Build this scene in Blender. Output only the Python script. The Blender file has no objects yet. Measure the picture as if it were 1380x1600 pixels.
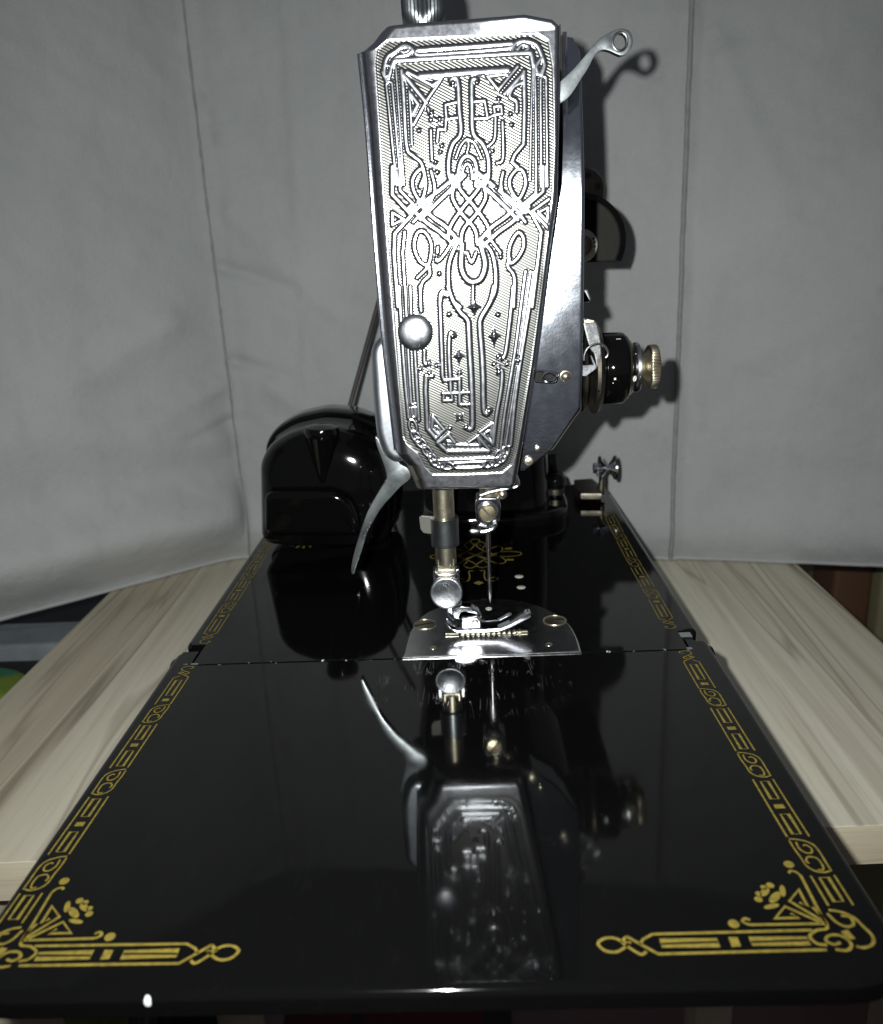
import bpy, bmesh, math, random
import numpy as np
from mathutils import Vector, Matrix
random.seed(7); rng = np.random.default_rng(7)
SC = bpy.context.scene
COL = SC.collection
S = 0.01                                   # everything below is written in centimetres

# ------------------------------------------------------------------ camera
PITCH, YAW, ROLL = (math.radians(v) for v in (17.227, 1.912, 2.680))
FPX = 1300.0
CAM = np.array([1.03, 0.0, 11.793])
c_f = np.array([-math.sin(YAW)*math.cos(PITCH), math.cos(YAW)*math.cos(PITCH), -math.sin(PITCH)])
_r0 = np.array([math.cos(YAW), math.sin(YAW), 0.0]); _u0 = np.cross(_r0, c_f)
c_r = math.cos(ROLL)*_r0 - math.sin(ROLL)*_u0
c_u = math.sin(ROLL)*_r0 + math.cos(ROLL)*_u0
def ray(px, py): return c_r*(px-690)/FPX - c_u*(py-800)/FPX + c_f
def Y(px, py, y):                          # where the sight line meets the upright plane at depth y
    d = ray(px, py); return CAM + d*(y-CAM[1])/d[1]
def Z(px, py, z=0.0):                      # where it meets the level plane at height z
    d = ray(px, py); return CAM + d*(z-CAM[2])/d[2]
cam = bpy.data.cameras.new('camera'); camo = bpy.data.objects.new('camera', cam); COL.objects.link(camo)
M = Matrix.Identity(4)
for i in range(3):
    M[i][0], M[i][1], M[i][2], M[i][3] = c_r[i], c_u[i], -c_f[i], CAM[i]*S
camo.matrix_world = M
cam.sensor_fit = 'HORIZONTAL'; cam.sensor_width = 36; cam.lens = 36*FPX/1380
cam.clip_start = 0.005; cam.clip_end = 50
cam.dof.use_dof = True; cam.dof.focus_distance = 0.243; cam.dof.aperture_fstop = 24
SC.camera = camo

# ------------------------------------------------------------------ light: dim room and the phone's flash
W = bpy.data.worlds.new('World'); SC.world = W; W.use_nodes = True
W.node_tree.nodes['Background'].inputs[0].default_value = (0.92, 0.94, 1.10, 1)
W.node_tree.nodes['Background'].inputs[1].default_value = 0.068
lamp = bpy.data.lights.new('flash', 'SPOT'); lamp.energy = 4.8; lamp.shadow_soft_size = 0.0022
lamp.spot_size = math.radians(122); lamp.spot_blend = 1.0; lamp.color = (0.975, 1.0, 0.965)
lo = bpy.data.objects.new('flash', lamp); COL.objects.link(lo)
LP = CAM - c_r*1.45 + c_u*1.15
L4 = M.copy()
for i in range(3): L4[i][3] = LP[i]*S
lo.matrix_world = L4
SC.view_settings.view_transform = 'Standard'; SC.view_settings.look = 'None'
SC.view_settings.exposure = 0; SC.view_settings.gamma = 1
SC.cycles.max_bounces = 8; SC.cycles.glossy_bounces = 6

# ------------------------------------------------------------------ materials
def nodes(name):
    m = bpy.data.materials.new(name); m.use_nodes = True
    nt = m.node_tree; return m, nt, nt.nodes['Principled BSDF']
def N(nt, t, **kw):
    n = nt.nodes.new(t)
    for k, v in kw.items():
        if k.startswith('i_'):
            key = k[2:]; n.inputs[int(key) if key.isdigit() else key.replace('_', ' ')].default_value = v
        else: setattr(n, k, v)
    return n
def coord(nt, scale=(1, 1, 1), rot=(0, 0, 0)):
    tc = N(nt, 'ShaderNodeTexCoord'); mp = N(nt, 'ShaderNodeMapping')
    mp.inputs['Scale'].default_value = scale; mp.inputs['Rotation'].default_value = rot
    nt.links.new(tc.outputs['Object'], mp.inputs[0]); return mp.outputs[0]
def noise(nt, vec, scale, detail=3, rough=.55, dist=0):
    n = N(nt, 'ShaderNodeTexNoise'); n.inputs['Scale'].default_value = scale
    n.inputs['Detail'].default_value = detail; n.inputs['Roughness'].default_value = rough
    n.inputs['Distortion'].default_value = dist
    nt.links.new(vec, n.inputs['Vector']); return n.outputs['Fac']
def rng_map(nt, v, a, b, c, d):
    n = N(nt, 'ShaderNodeMapRange'); n.clamp = True
    for i, x in enumerate((a, b, c, d)): n.inputs[i+1].default_value = x
    nt.links.new(v, n.inputs[0]); return n.outputs[0]
def math_(nt, op, a, b=None):
    n = N(nt, 'ShaderNodeMath', operation=op)
    for i, x in enumerate((a, b)):
        if x is None: continue
        if isinstance(x, (int, float)): n.inputs[i].default_value = x
        else: nt.links.new(x, n.inputs[i])
    return n.outputs[0]
def mixc(nt, fac, a, b):
    n = N(nt, 'ShaderNodeMix', data_type='RGBA')
    if isinstance(fac, (int, float)): n.inputs[0].default_value = fac
    else: nt.links.new(fac, n.inputs[0])
    for i, x in ((6, a), (7, b)):
        if isinstance(x, tuple): n.inputs[i].default_value = (*x, 1)
        else: nt.links.new(x, n.inputs[i])
    return n.outputs[2]
def bump(nt, h, strength, dist, b):
    n = N(nt, 'ShaderNodeBump'); n.inputs['Strength'].default_value = strength
    n.inputs['Distance'].default_value = dist
    nt.links.new(h, n.inputs['Height']); nt.links.new(n.outputs[0], b.inputs['Normal']); return n
def metal(name, col, rough, var=.06, bmp=.02, scale=900, speck=0):
    m, nt, b = nodes(name); v = coord(nt)
    b.inputs['Metallic'].default_value = 1
    n1 = noise(nt, v, scale*.25, 4)
    nt.links.new(rng_map(nt, n1, .3, .75, max(.02, rough-var), rough+var), b.inputs['Roughness'])
    cc = mixc(nt, rng_map(nt, noise(nt, v, scale*.12, 5), .4, .8, 0, 1), col, tuple(c*.92 for c in col))
    if speck:
        sp = rng_map(nt, noise(nt, v, scale*1.3, 2), .70, .76, 0, speck)
        cc = mixc(nt, sp, cc, (.25, .22, .17))
    nt.links.new(cc, b.inputs['Base Color'])
    bump(nt, noise(nt, v, scale, 3), bmp, .001, b)
    return m
def plain(name, col, rough, bmp=0, scale=300, var=.3, spec=.5):
    m, nt, b = nodes(name); v = coord(nt)
    nt.links.new(mixc(nt, noise(nt, v, scale*.3, 4), tuple(c*(1-var) for c in col), tuple(min(1, c*(1+var)) for c in col)), b.inputs['Base Color'])
    b.inputs['Roughness'].default_value = rough; b.inputs['Specular IOR Level'].default_value = spec
    if bmp: bump(nt, noise(nt, v, scale, 4), bmp, .002, b)
    return m
CHROME = metal('chrome', (.78, .80, .86), .13, .02, .025, 1500, .2)
BRUSHED = metal('brushed_chrome', (.44, .46, .50), .31, .07, .06, 1400, .3)
PLATESTEEL = metal('polished_steel', (.76, .76, .78), .21, .04, .03, 1300, .2)
COVER = metal('satin_chrome', (.62, .66, .72), .33, .03, .02, 900, .2)
PLATE = metal('scuffed_chrome', (.64, .68, .76), .135, .02, .025, 1100, .2)
STEEL = metal('steel', (.66, .67, .68), .24, .06, .04, 1200)
NICKEL = metal('worn_nickel', (.64, .585, .45), .34, .06, .04, 900, .3)
PALE = plain('pale_pin', (.42, .41, .36), .45)
CAST = metal('dull_plated_lever', (.36, .39, .405), .31, .06, .03, 500, .3)
BRASS = metal('brass', (.72, .63, .40), .28, .08, .05, 800)
DARKM = metal('tarnished_metal', (.15, .135, .11), .42, .1, .06, 700)
def gold_mat():
    m, nt, b = nodes('gold_decal'); v = coord(nt)
    n = noise(nt, v, 900, 4)
    nt.links.new(mixc(nt, rng_map(nt, n, .35, .7, 0, 1), (.26, .198, .032), (.14, .106, .02)), b.inputs['Base Color'])
    b.inputs['Metallic'].default_value = .15; b.inputs['Roughness'].default_value = .5
    return m
GOLD = gold_mat()
def enamel(name, bed=False):
    m, nt, b = nodes(name); v = coord(nt)
    base = (.0022, .0022, .0022)
    n1 = noise(nt, v, 60, 5, .6)
    r = rng_map(nt, n1, .35, .75, .03, .085)
    if bed:
        tc = N(nt, 'ShaderNodeTexCoord'); sep = N(nt, 'ShaderNodeSeparateXYZ'); nt.links.new(tc.outputs['Object'], sep.inputs[0])
        X, Yy, Zz = sep.outputs
        # fine hairline scratches: warped thin lines in three directions, thickest in front of the needle plate
        tot = None
        for ang, sc, th in ((.35, 260, .010), (-.7, 310, .009), (1.3, 230, .009)):
            mp = coord(nt, (1, .10, 1), (0, 0, ang))
            nn = noise(nt, mp, sc, 1, .4, .6)
            d = math_(nt, 'ABSOLUTE', math_(nt, 'SUBTRACT', nn, .5))
            line = rng_map(nt, d, 0, th, 1, 0)
            tot = line if tot is None else math_(nt, 'MAXIMUM', tot, line)
        gate = rng_map(nt, noise(nt, v, 140, 2), .52, .60, 0, 1)
        def blob(cx, cy, rx, ry):
            dx = math_(nt, 'DIVIDE', math_(nt, 'SUBTRACT', X, cx*S), rx*S)
            dy = math_(nt, 'DIVIDE', math_(nt, 'SUBTRACT', Yy, cy*S), ry*S)
            q = math_(nt, 'ADD', math_(nt, 'MULTIPLY', dx, dx), math_(nt, 'MULTIPLY', dy, dy))
            return rng_map(nt, q, 0, 1, 1, 0)
        area = math_(nt, 'ADD', blob(1.0, 21.4, 3.0, 2.2), .010)
        scr = math_(nt, 'MULTIPLY', math_(nt, 'MULTIPLY', tot, gate), area)
        # specks of lint and wear
        vo = N(nt, 'ShaderNodeTexVoronoi'); vo.inputs['Scale'].default_value = 75
        nt.links.new(coord(nt, (1, 1, 0)), vo.inputs['Vector'])
        lint = rng_map(nt, vo.outputs['Distance'], .005, .012, .3, 0)
        lint = math_(nt, 'MULTIPLY', lint, rng_map(nt, noise(nt, v, 23, 1), .52, .6, 0, 1))
        # bare metal where the two leaves rub along the hinge line
        hy = math_(nt, 'ABSOLUTE', math_(nt, 'SUBTRACT', Yy, 23.03*S))
        edge = math_(nt, 'MULTIPLY', rng_map(nt, hy, .03*S, .10*S, 1, 0), rng_map(nt, noise(nt, coord(nt, (1, .5, 1)), 260, 4, .7), .58, .66, 0, 1))
        # one bare chip on the front lip
        chipd = math_(nt, 'ADD', blob(-4.72, 10.75, .075, .6), 0)
        cz = rng_map(nt, math_(nt, 'ABSOLUTE', math_(nt, 'ADD', Zz, .12*S)), 0, .12*S, 1, 0)
        chip = rng_map(nt, math_(nt, 'ADD', math_(nt, 'MULTIPLY', chipd, cz), math_(nt, 'MULTIPLY', noise(nt, v, 700, 2), .25)), .34, .40, 0, 1)
        wear = math_(nt, 'MAXIMUM', math_(nt, 'MAXIMUM', edge, chip), 0)
        c = mixc(nt, math_(nt, 'MINIMUM', math_(nt, 'ADD', math_(nt, 'MULTIPLY', scr, .33), lint), 1), base, (.30, .30, .29))
        c = mixc(nt, wear, c, (.62, .64, .66))
        nt.links.new(c, b.inputs['Base Color'])
        r = math_(nt, 'MINIMUM', math_(nt, 'ADD', r, math_(nt, 'MULTIPLY', math_(nt, 'MAXIMUM', scr, wear), .35)), .6)
        bump(nt, math_(nt, 'ADD', noise(nt, v, 12, 2), math_(nt, 'MULTIPLY', scr, .02)), .05, .002, b)
    else:
        b.inputs['Base Color'].default_value = (*base, 1)
        bump(nt, noise(nt, v, 40, 2), .05, .001, b)
    nt.links.new(r, b.inputs['Roughness'])
    b.inputs['IOR'].default_value = 1.47
    return m
BLACK = enamel('black_enamel'); BEDBLACK = enamel('black_bed_enamel', True)
SATIN = plain('satin_black', (.016, .0155, .013), .55, .05, 400, .2, .12)
RUBBER = plain('black_rubber', (.02, .02, .02), .6, .1, 400)
BELT = plain('belt_rubber', (.035, .03, .026), .6, .1, 400)
IVORY = plain('ivory_plastic', (.10, .098, .085), .4, 0, 200, .12)
CREAM = plain('cream_enamel', (.62, .60, .52), .5, 0, 200, .08)
INK = plain('printed_mark', (.75, .74, .68), .5)
DARKINK = plain('dark_print', (.05, .05, .05), .6)
def face_mat():
    m, nt, b = nodes('embossed_chrome'); b.inputs['Metallic'].default_value = 1
    at = N(nt, 'ShaderNodeAttribute', attribute_name='hatch'); h = at.outputs['Fac']
    v = coord(nt)
    n1 = noise(nt, v, 700, 4)
    smooth = rng_map(nt, n1, .3, .7, .19, .25)
    r = N(nt, 'ShaderNodeMix'); nt.links.new(h, r.inputs[0]); nt.links.new(smooth, r.inputs[2]); r.inputs[3].default_value = .30
    nt.links.new(r.outputs[0], b.inputs['Roughness'])
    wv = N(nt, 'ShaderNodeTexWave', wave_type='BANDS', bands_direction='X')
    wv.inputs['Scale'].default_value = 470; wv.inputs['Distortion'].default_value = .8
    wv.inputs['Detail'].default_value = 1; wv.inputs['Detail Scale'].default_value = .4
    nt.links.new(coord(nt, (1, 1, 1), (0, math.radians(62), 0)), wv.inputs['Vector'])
    hc = mixc(nt, rng_map(nt, wv.outputs['Fac'], .15, .75, 0, 1), (.048, .048, .045), (.18, .18, .174))  # groove shade and tarnish put into the colour as dark bands
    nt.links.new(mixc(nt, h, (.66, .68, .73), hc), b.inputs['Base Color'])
    hh = math_(nt, 'MULTIPLY', wv.outputs['Fac'], h)
    hh = math_(nt, 'ADD', hh, math_(nt, 'MULTIPLY', noise(nt, v, 1600, 2), .25))
    bump(nt, hh, .9, .00003, b)
    return m
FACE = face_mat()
def wood_mat(end=False):
    m, nt, b = nodes('wood_grain_edge' if end else 'pale_wood_grain')
    if end:
        v = coord(nt, (1, 1, 26))
        n1 = noise(nt, v, 12, 4, .6); n2 = noise(nt, coord(nt, (3, 1, 90)), 20, 3)
        c = mixc(nt, n1, (.40, .34, .23), (.62, .56, .43)); c = mixc(nt, rng_map(nt, n2, .55, .75, 0, .6), c, (.30, .22, .13))
        nt.links.new(c, b.inputs['Base Color']); b.inputs['Roughness'].default_value = .6; return m
    v = coord(nt, (1, .05, 1), (0, 0, .03)); v2 = coord(nt, (1, .02, 1)); v3 = coord(nt, (1, .04, 1))
    big = noise(nt, v, 24, 3, .55, .45)
    mid = noise(nt, v2, 95, 4, .6, .3)
    fine = noise(nt, v3, 520, 3, .6)
    c = mixc(nt, rng_map(nt, big, .32, .68, 0, 1), (.43, .38, .285), (.70, .665, .55))
    c = mixc(nt, rng_map(nt, mid, .50, .72, 0, .58), c, (.27, .22, .155))
    # dark grain lines: contours of the broad figure
    def contour(src, lev, w, amt):
        d = math_(nt, 'ABSOLUTE', math_(nt, 'SUBTRACT', src, lev))
        return rng_map(nt, d, 0, w, amt, 0)
    c = mixc(nt, contour(big, .44, .03, .75), c, (.165, .13, .09))
    c = mixc(nt, contour(big, .575, .012, .55), c, (.22, .18, .13))
    c = mixc(nt, contour(big, .37, .012, .55), c, (.22, .18, .13))
    c = mixc(nt, rng_map(nt, fine, .5, .72, 0, .28), c, (.33, .29, .22))
    nt.links.new(c, b.inputs['Base Color'])
    b.inputs['Roughness'].default_value = .5; b.inputs['Specular IOR Level'].default_value = .3
    bump(nt, fine, .05, .0006, b)
    return m
WOOD = wood_mat(); WOODEDGE = wood_mat(True)
def fabric_mat():
    m, nt, b = nodes('grey_fabric'); v = coord(nt)
    c = mixc(nt, rng_map(nt, noise(nt, v, 9, 5, .6), .3, .72, 0, 1), (.335, .345, .352), (.40, .41, .412))
    c = mixc(nt, rng_map(nt, noise(nt, coord(nt, (1, 1, .35)), 60, 4, .65), .5, .8, 0, .35), c, (.27, .27, .275))
    c = mixc(nt, rng_map(nt, noise(nt, v, 30, 3), .68, .76, 0, .25), c, (.20, .19, .17))
    fx = noise(nt, coord(nt, (1, 1, .12)), 2600, 2); fz = noise(nt, coord(nt, (.12, .12, 1)), 2600, 2)
    w = math_(nt, 'ADD', fx, fz)
    c = mixc(nt, rng_map(nt, w, .9, 1.25, 0, .10), c, (.24, .24, .245))
    nt.links.new(c, b.inputs['Base Color']); b.inputs['Roughness'].default_value = .75
    b.inputs['Sheen Weight'].default_value = .1
    bump(nt, math_(nt, 'ADD', w, math_(nt, 'MULTIPLY', noise(nt, v, 26, 5, .62), 9)), .34, .0009, b)
    return m
FABRIC = fabric_mat()
SEAM = plain('seam_thread', (.25, .25, .245), .8, .2, 600)
def floor_mat():
    m, nt, b = nodes('dark_floor'); v = coord(nt)
    nt.links.new(mixc(nt, noise(nt, v, 14, 5), (.10, .055, .05), (.22, .13, .115)), b.inputs['Base Color'])
    b.inputs['Roughness'].default_value = .6; return m
def rug_mat():
    m, nt, b = nodes('patterned_rug'); v = coord(nt)
    vo = N(nt, 'ShaderNodeTexVoronoi'); vo.inputs['Scale'].default_value = 14; nt.links.new(v, vo.inputs['Vector'])
    cr = N(nt, 'ShaderNodeValToRGB'); cr.color_ramp.interpolation = 'CONSTANT'
    sp = N(nt, 'ShaderNodeSeparateColor'); nt.links.new(vo.outputs['Color'], sp.inputs[0]); nt.links.new(sp.outputs[0], cr.inputs[0])
    e = cr.color_ramp.elements; e[0].position = 0; e[0].color = (.09, .012, .013, 1); e[1].position = .45; e[1].color = (.22, .18, .17, 1)
    for p, c in ((.62, (.03, .02, .02, 1)), (.8, (.13, .06, .04, 1))):
        q = e.new(p); q.color = c
    nt.links.new(cr.outputs[0], b.inputs['Base Color']); b.inputs['Roughness'].default_value = .9; return m
def cloth_print(name, a, bcol, c3, scale):
    m, nt, b = nodes(name); v = coord(nt)
    c = mixc(nt, rng_map(nt, noise(nt, v, scale, 2), .42, .52, 0, 1), a, bcol)
    c = mixc(nt, rng_map(nt, noise(nt, coord(nt, (1, 1.3, .8), (0, 0, 1)), scale*1.3, 2), .58, .64, 0, 1), c, c3)
    nt.links.new(c, b.inputs['Base Color']); b.inputs['Roughness'].default_value = .85
    bump(nt, noise(nt, v, 60, 4), .4, .004, b); return m

# ------------------------------------------------------------------ builders
def link(name, me, m, parent=None, smooth=True, sharp=40):
    o = bpy.data.objects.new(name, me); COL.objects.link(o)
    if m is not None: me.materials.append(m)
    if smooth and len(me.polygons):
        me.shade_smooth()
        if sharp: me.set_sharp_from_angle(angle=math.radians(sharp))
    if parent is not None:
        o.parent = parent
        q, chain = parent, Matrix.Identity(4)
        while q is not None:
            chain = (Matrix.Translation(q.location) if q.parent is None else q.matrix_parent_inverse @ Matrix.Identity(4)) @ chain
            q = q.parent
        o.matrix_parent_inverse = chain.inverted()
    return o
def mesh(name, V, F, m, parent=None, smooth=True, sharp=40):
    me = bpy.data.meshes.new(name)
    me.from_pydata([tuple(float(c)*S for c in v) for v in V], [], F); me.update()
    bm = bmesh.new(); bm.from_mesh(me); bmesh.ops.recalc_face_normals(bm, faces=bm.faces); bm.to_mesh(me); bm.free()
    return link(name, me, m, parent, smooth, sharp)
class G:                                    # a bag of shapes joined into ONE mesh
    def __init__(s): s.V, s.F = [], []
    def add(s, V, F):
        o = len(s.V); s.V += [tuple(v) for v in V]; s.F += [tuple(i+o for i in f) for f in F]; return s
    def build(s, name, m, parent=None, smooth=True, sharp=40): return mesh(name, s.V, s.F, m, parent, smooth, sharp)
def frame(axis):
    a = np.array(axis, float); a /= np.linalg.norm(a)
    t = np.array([0, 0, 1.]) if abs(a[2]) < .9 else np.array([1., 0, 0])
    u = np.cross(t, a); u /= np.linalg.norm(u); return u, np.cross(a, u), a
def lathe(org, axis, prof, n=40, knurl=None, knd=.03, ell=(1, 1)):
    """prof: (radius, height) list along the axis; knurl: profile indices that carry flutes"""
    u, v, a = frame(axis); org = np.array(org, float); V, F = [], []
    for k, (r, h) in enumerate(prof):
        for i in range(n):
            t = 2*math.pi*i/n
            rr = r*(1-(knd if knurl and k in knurl and i % 2 else 0))
            V.append(org+a*h+u*rr*math.cos(t)*ell[0]+v*rr*math.sin(t)*ell[1])
    for k in range(len(prof)-1):
        for i in range(n):
            j = (i+1) % n; F.append((k*n+i, k*n+j, (k+1)*n+j, (k+1)*n+i))
    if prof[0][0] > 1e-6: F.append(tuple(range(n))[::-1])
    if prof[-1][0] > 1e-6: F.append(tuple((len(prof)-1)*n+i for i in range(n)))
    return V, F
def smooth_path(P, n=6, closed=False):
    P = [np.array(p, float) for p in P]
    if len(P) < 3: return P
    out = []; L = len(P); rngk = range(L if closed else L-1)
    for k in rngk:
        p0 = P[(k-1) % L] if closed or k > 0 else 2*P[0]-P[1]
        p1, p2 = P[k], P[(k+1) % L]
        p3 = P[(k+2) % L] if closed or k+2 < L else 2*P[-1]-P[-2]
        for i in range(n):
            t = i/n
            out.append(.5*((2*p1)+(-p0+p2)*t+(2*p0-5*p1+4*p2-p3)*t*t+(-p0+3*p1-3*p2+p3)*t**3))
    if not closed: out.append(P[-1])
    return out
def tube(P, r, n=10, closed=False):
    P = [np.array(p, float) for p in P]; V, F = [], []; L = len(P); prev = None
    for k in range(L):
        a = P[(k+1) % L if closed else min(k+1, L-1)]-P[(k-1) % L if closed else max(k-1, 0)]
        a /= np.linalg.norm(a)+1e-12
        if prev is None: u = frame(a)[0]
        else: u = prev-a*np.dot(prev, a); u /= np.linalg.norm(u)
        prev = u; w = np.cross(a, u); rr = r[k] if isinstance(r, (list, tuple)) else r
        for i in range(n):
            t = 2*math.pi*i/n; V.append(P[k]+rr*(u*math.cos(t)+w*math.sin(t)))
    for k in range(L if closed else L-1):
        for i in range(n):
            j = (i+1) % n; q = (k+1) % L; F.append((k*n+i, k*n+j, q*n+j, q*n+i))
    if not closed: F.append(tuple(range(n))[::-1]); F.append(tuple((L-1)*n+i for i in range(n)))
    return V, F
def box(c, d):
    c = np.array(c, float); d = np.array(d, float)/2
    V = [c+d*np.array(s) for s in ((-1,-1,-1),(1,-1,-1),(1,1,-1),(-1,1,-1),(-1,-1,1),(1,-1,1),(1,1,1),(-1,1,1))]
    return V, [(3,2,1,0),(4,5,6,7),(0,1,5,4),(1,2,6,5),(2,3,7,6),(3,0,4,7)]
def offset_poly(P, d):                       # inset a closed 2-D polygon by d
    P = [np.array(p, float) for p in P]; L = len(P); A = sum(P[i][0]*P[(i+1) % L][1]-P[(i+1) % L][0]*P[i][1] for i in range(L))
    sg = 1 if A > 0 else -1; out = []
    for i in range(L):
        e0 = P[i]-P[i-1]; e1 = P[(i+1) % L]-P[i]
        e0 /= np.linalg.norm(e0)+1e-9; e1 /= np.linalg.norm(e1)+1e-9
        n0 = sg*np.array([-e0[1], e0[0]]); n1 = sg*np.array([-e1[1], e1[0]])
        b = n0+n1; l = np.linalg.norm(b)
        b = n0 if l < 1e-6 else b/l
        out.append(P[i]+b*d/max(.45, float(np.dot(b, n0))))
    return out
def rounded(P, r, n=6):                      # round every corner of a polygon
    P = [np.array(p, float) for p in P]; L = len(P); out = []
    rs = r if isinstance(r, (list, tuple)) else [r]*L
    for i in range(L):
        a, b, c = P[i-1], P[i], P[(i+1) % L]; d0, d1 = np.linalg.norm(a-b), np.linalg.norm(c-b)
        t = min(rs[i], d0*.45, d1*.45)
        if t < 1e-4: out.append(b); continue
        p, q = b+(a-b)/d0*t, b+(c-b)/d1*t
        for k in range(n+1):
            s = k/n; out.append((1-s)**2*p+2*s*(1-s)*b+s*s*q)
    return out
def slab(P, lo, hi, r, axis='z', steps=5, bottom_r=0.0, wt=None):
    """solid with outline P (2-D) between lo and hi; the hi edge rounded by r. axis z: (x,y); axis y: (x,z), hi side faces -y"""
    rings = []
    if bottom_r: rings.append((bottom_r, lo)); rings.append((0, lo+(bottom_r if hi > lo else -bottom_r)))
    else: rings.append((0, lo))
    sg = 1 if hi > lo else -1
    for k in range(steps+1):
        t = k/steps*math.pi/2
        rings.append((r*(1-math.cos(t)), hi-sg*r*(1-math.sin(t))))
    rings.append((r+min(.03, r*.5)+.004, hi))
    V, F = [], []; n = len(P)
    for d, h in rings:
        Q = offset_poly(P, d) if d > 0 else [np.array(p, float) for p in P]
        for p, p0 in zip(Q, P):
            hh = h
            if wt is not None and d >= 0 and abs(h-hi) <= r:
                w = wt(p0); p = np.array(p0)+(p-np.array(p0))*w; hh = hi+(h-hi)*w
            V.append((p[0], p[1], hh) if axis == 'z' else (p[0], hh, p[1]))
    for k in range(len(rings)-1):
        for i in range(n):
            j = (i+1) % n; F.append((k*n+i, k*n+j, (k+1)*n+j, (k+1)*n+i))
    F.append(tuple(range(n))); F.append(tuple((len(rings)-1)*n+i for i in range(n)))
    return V, F
def rect(x0, x1, y0, y1): return [(x0, y0), (x1, y0), (x1, y1), (x0, y1)]
def ribbon(P, w, z, closed=False):           # flat painted stroke lying on a level surface
    P = [np.array(p, float)[:2] for p in P]; L = len(P); V, F = [], []
    for k in range(L):
        a = P[(k+1) % L] if closed else P[min(k+1, L-1)]; b = P[k-1] if closed else P[max(k-1, 0)]
        e = a-b; e /= np.linalg.norm(e)+1e-9; n = np.array([-e[1], e[0]])
        m = 1.0
        if (closed or 0 < k < L-1):
            e1 = P[k]-P[k-1]; e1 /= np.linalg.norm(e1)+1e-9
            m = 1/max(.55, abs(float(np.dot(n, np.array([-e1[1], e1[0]])))))
        jit = 1+random.uniform(-.10, .10)
        for s in (-1, 1): q = P[k]+n*s*w/2*m*jit; V.append((q[0], q[1], z))
    for k in range(L if closed else L-1):
        q = (k+1) % L; F.append((2*k, 2*k+1, 2*q+1, 2*q))
    return V, F
def disc(c, r, z, n=14, rx=1, ry=1, rot=0):
    V = [(c[0], c[1], z)]
    for i in range(n):
        t = 2*math.pi*i/n; x, y = r*rx*math.cos(t), r*ry*math.sin(t)
        V.append((c[0]+x*math.cos(rot)-y*math.sin(rot), c[1]+x*math.sin(rot)+y*math.cos(rot), z))
    return V, [(0, 1+i, 1+(i+1) % n) for i in range(n)]
def empty(name, loc, label, cat, group=None):
    o = bpy.data.objects.new(name, None); COL.objects.link(o); o.location = tuple(c*S for c in loc)
    o.empty_display_size = .02; tag(o, label, cat, group); return o
def tag(o, label, cat, group=None):
    o['label'] = label; o['category'] = cat
    if group: o['group'] = group
    return o
def structure(o): o['kind'] = 'structure'; return o

# ------------------------------------------------------------------ the setting: floor, table top, cloth behind
FLOOR = -48.0
structure(mesh('floor', [(-300, -200, FLOOR), (300, -200, FLOOR), (300, 400, FLOOR), (-300, 400, FLOOR)], [(0, 1, 2, 3)], floor_mat(), None, False))
TT = -5.3                                    # table top height
table = empty('table', (0, 33, FLOOR), 'low table with a pale wood grain top under the sewing machine', 'table')
def table_top():
    ph = math.atan2(.7, 25.0)
    P = [(-19, 20.6), (18.95, 21.65), (18.95, 50.0), (-19, 50.0)]
    o = mesh('table_top', *slab(P, TT-1.42, TT, .05, 'z', 3), WOOD, table)
    o.data.materials.append(WOODEDGE)
    for p in o.data.polygons:
        if abs(p.normal.z) < .5: p.material_index = 1
    return o
top = table_top()
for x in (-17, 17):
    for y in (24, 47):
        g = G(); g.add(*slab(rounded(rect(x-1.3, x+1.3, y-1.3, y+1.3), .2, 2), FLOOR, TT-1.43, .02, 'z', 1)); g.build('leg', WOODEDGE, table)

def vnoise(x, y, seed, f):                   # smooth value noise for cloth
    r = np.random.default_rng(seed); T = r.random((64, 64)); x = x*f+500; y = y*f+500
    xi, yi = np.floor(x).astype(int), np.floor(y).astype(int); fx, fy = x-xi, y-yi
    fx, fy = fx*fx*(3-2*fx), fy*fy*(3-2*fy); g = lambda a, b: T[a % 64, b % 64]
    return (g(xi, yi)*(1-fx)+g(xi+1, yi)*fx)*(1-fy)+(g(xi, yi+1)*(1-fx)+g(xi+1, yi+1)*fx)*fy-.5
def grid_mesh(name, P, m, parent=None, attr=None):   # P: (rows, cols, 3) in cm
    R, C = P.shape[:2]; me = bpy.data.meshes.new(name)
    me.vertices.add(R*C); me.vertices.foreach_set('co', (P*S).astype(np.float32).ravel())
    i = np.arange(R*C).reshape(R, C)
    q = np.stack([i[:-1, :-1], i[:-1, 1:], i[1:, 1:], i[1:, :-1]], -1).reshape(-1, 4)
    n = len(q); me.loops.add(n*4); me.loops.foreach_set('vertex_index', q.ravel().astype(np.int32))
    me.polygons.add(n); me.polygons.foreach_set('loop_start', (np.arange(n)*4).astype(np.int32))
    me.polygons.foreach_set('use_smooth', np.ones(n, bool)); me.update(); me.validate()
    if attr is not None:
        a = me.attributes.new('hatch', 'FLOAT', 'POINT'); a.data.foreach_set('value', attr.astype(np.float32).ravel())
    o = link(name, me, m, parent, False); return o
def seg_dist(X, Yv, a, b):
    d = np.array(b)-np.array(a); L2 = d@d+1e-12
    t = np.clip(((X-a[0])*d[0]+(Yv-a[1])*d[1])/L2, 0, 1)
    return np.hypot(X-a[0]-t*d[0], Yv-a[1]-t*d[1]), t

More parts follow.
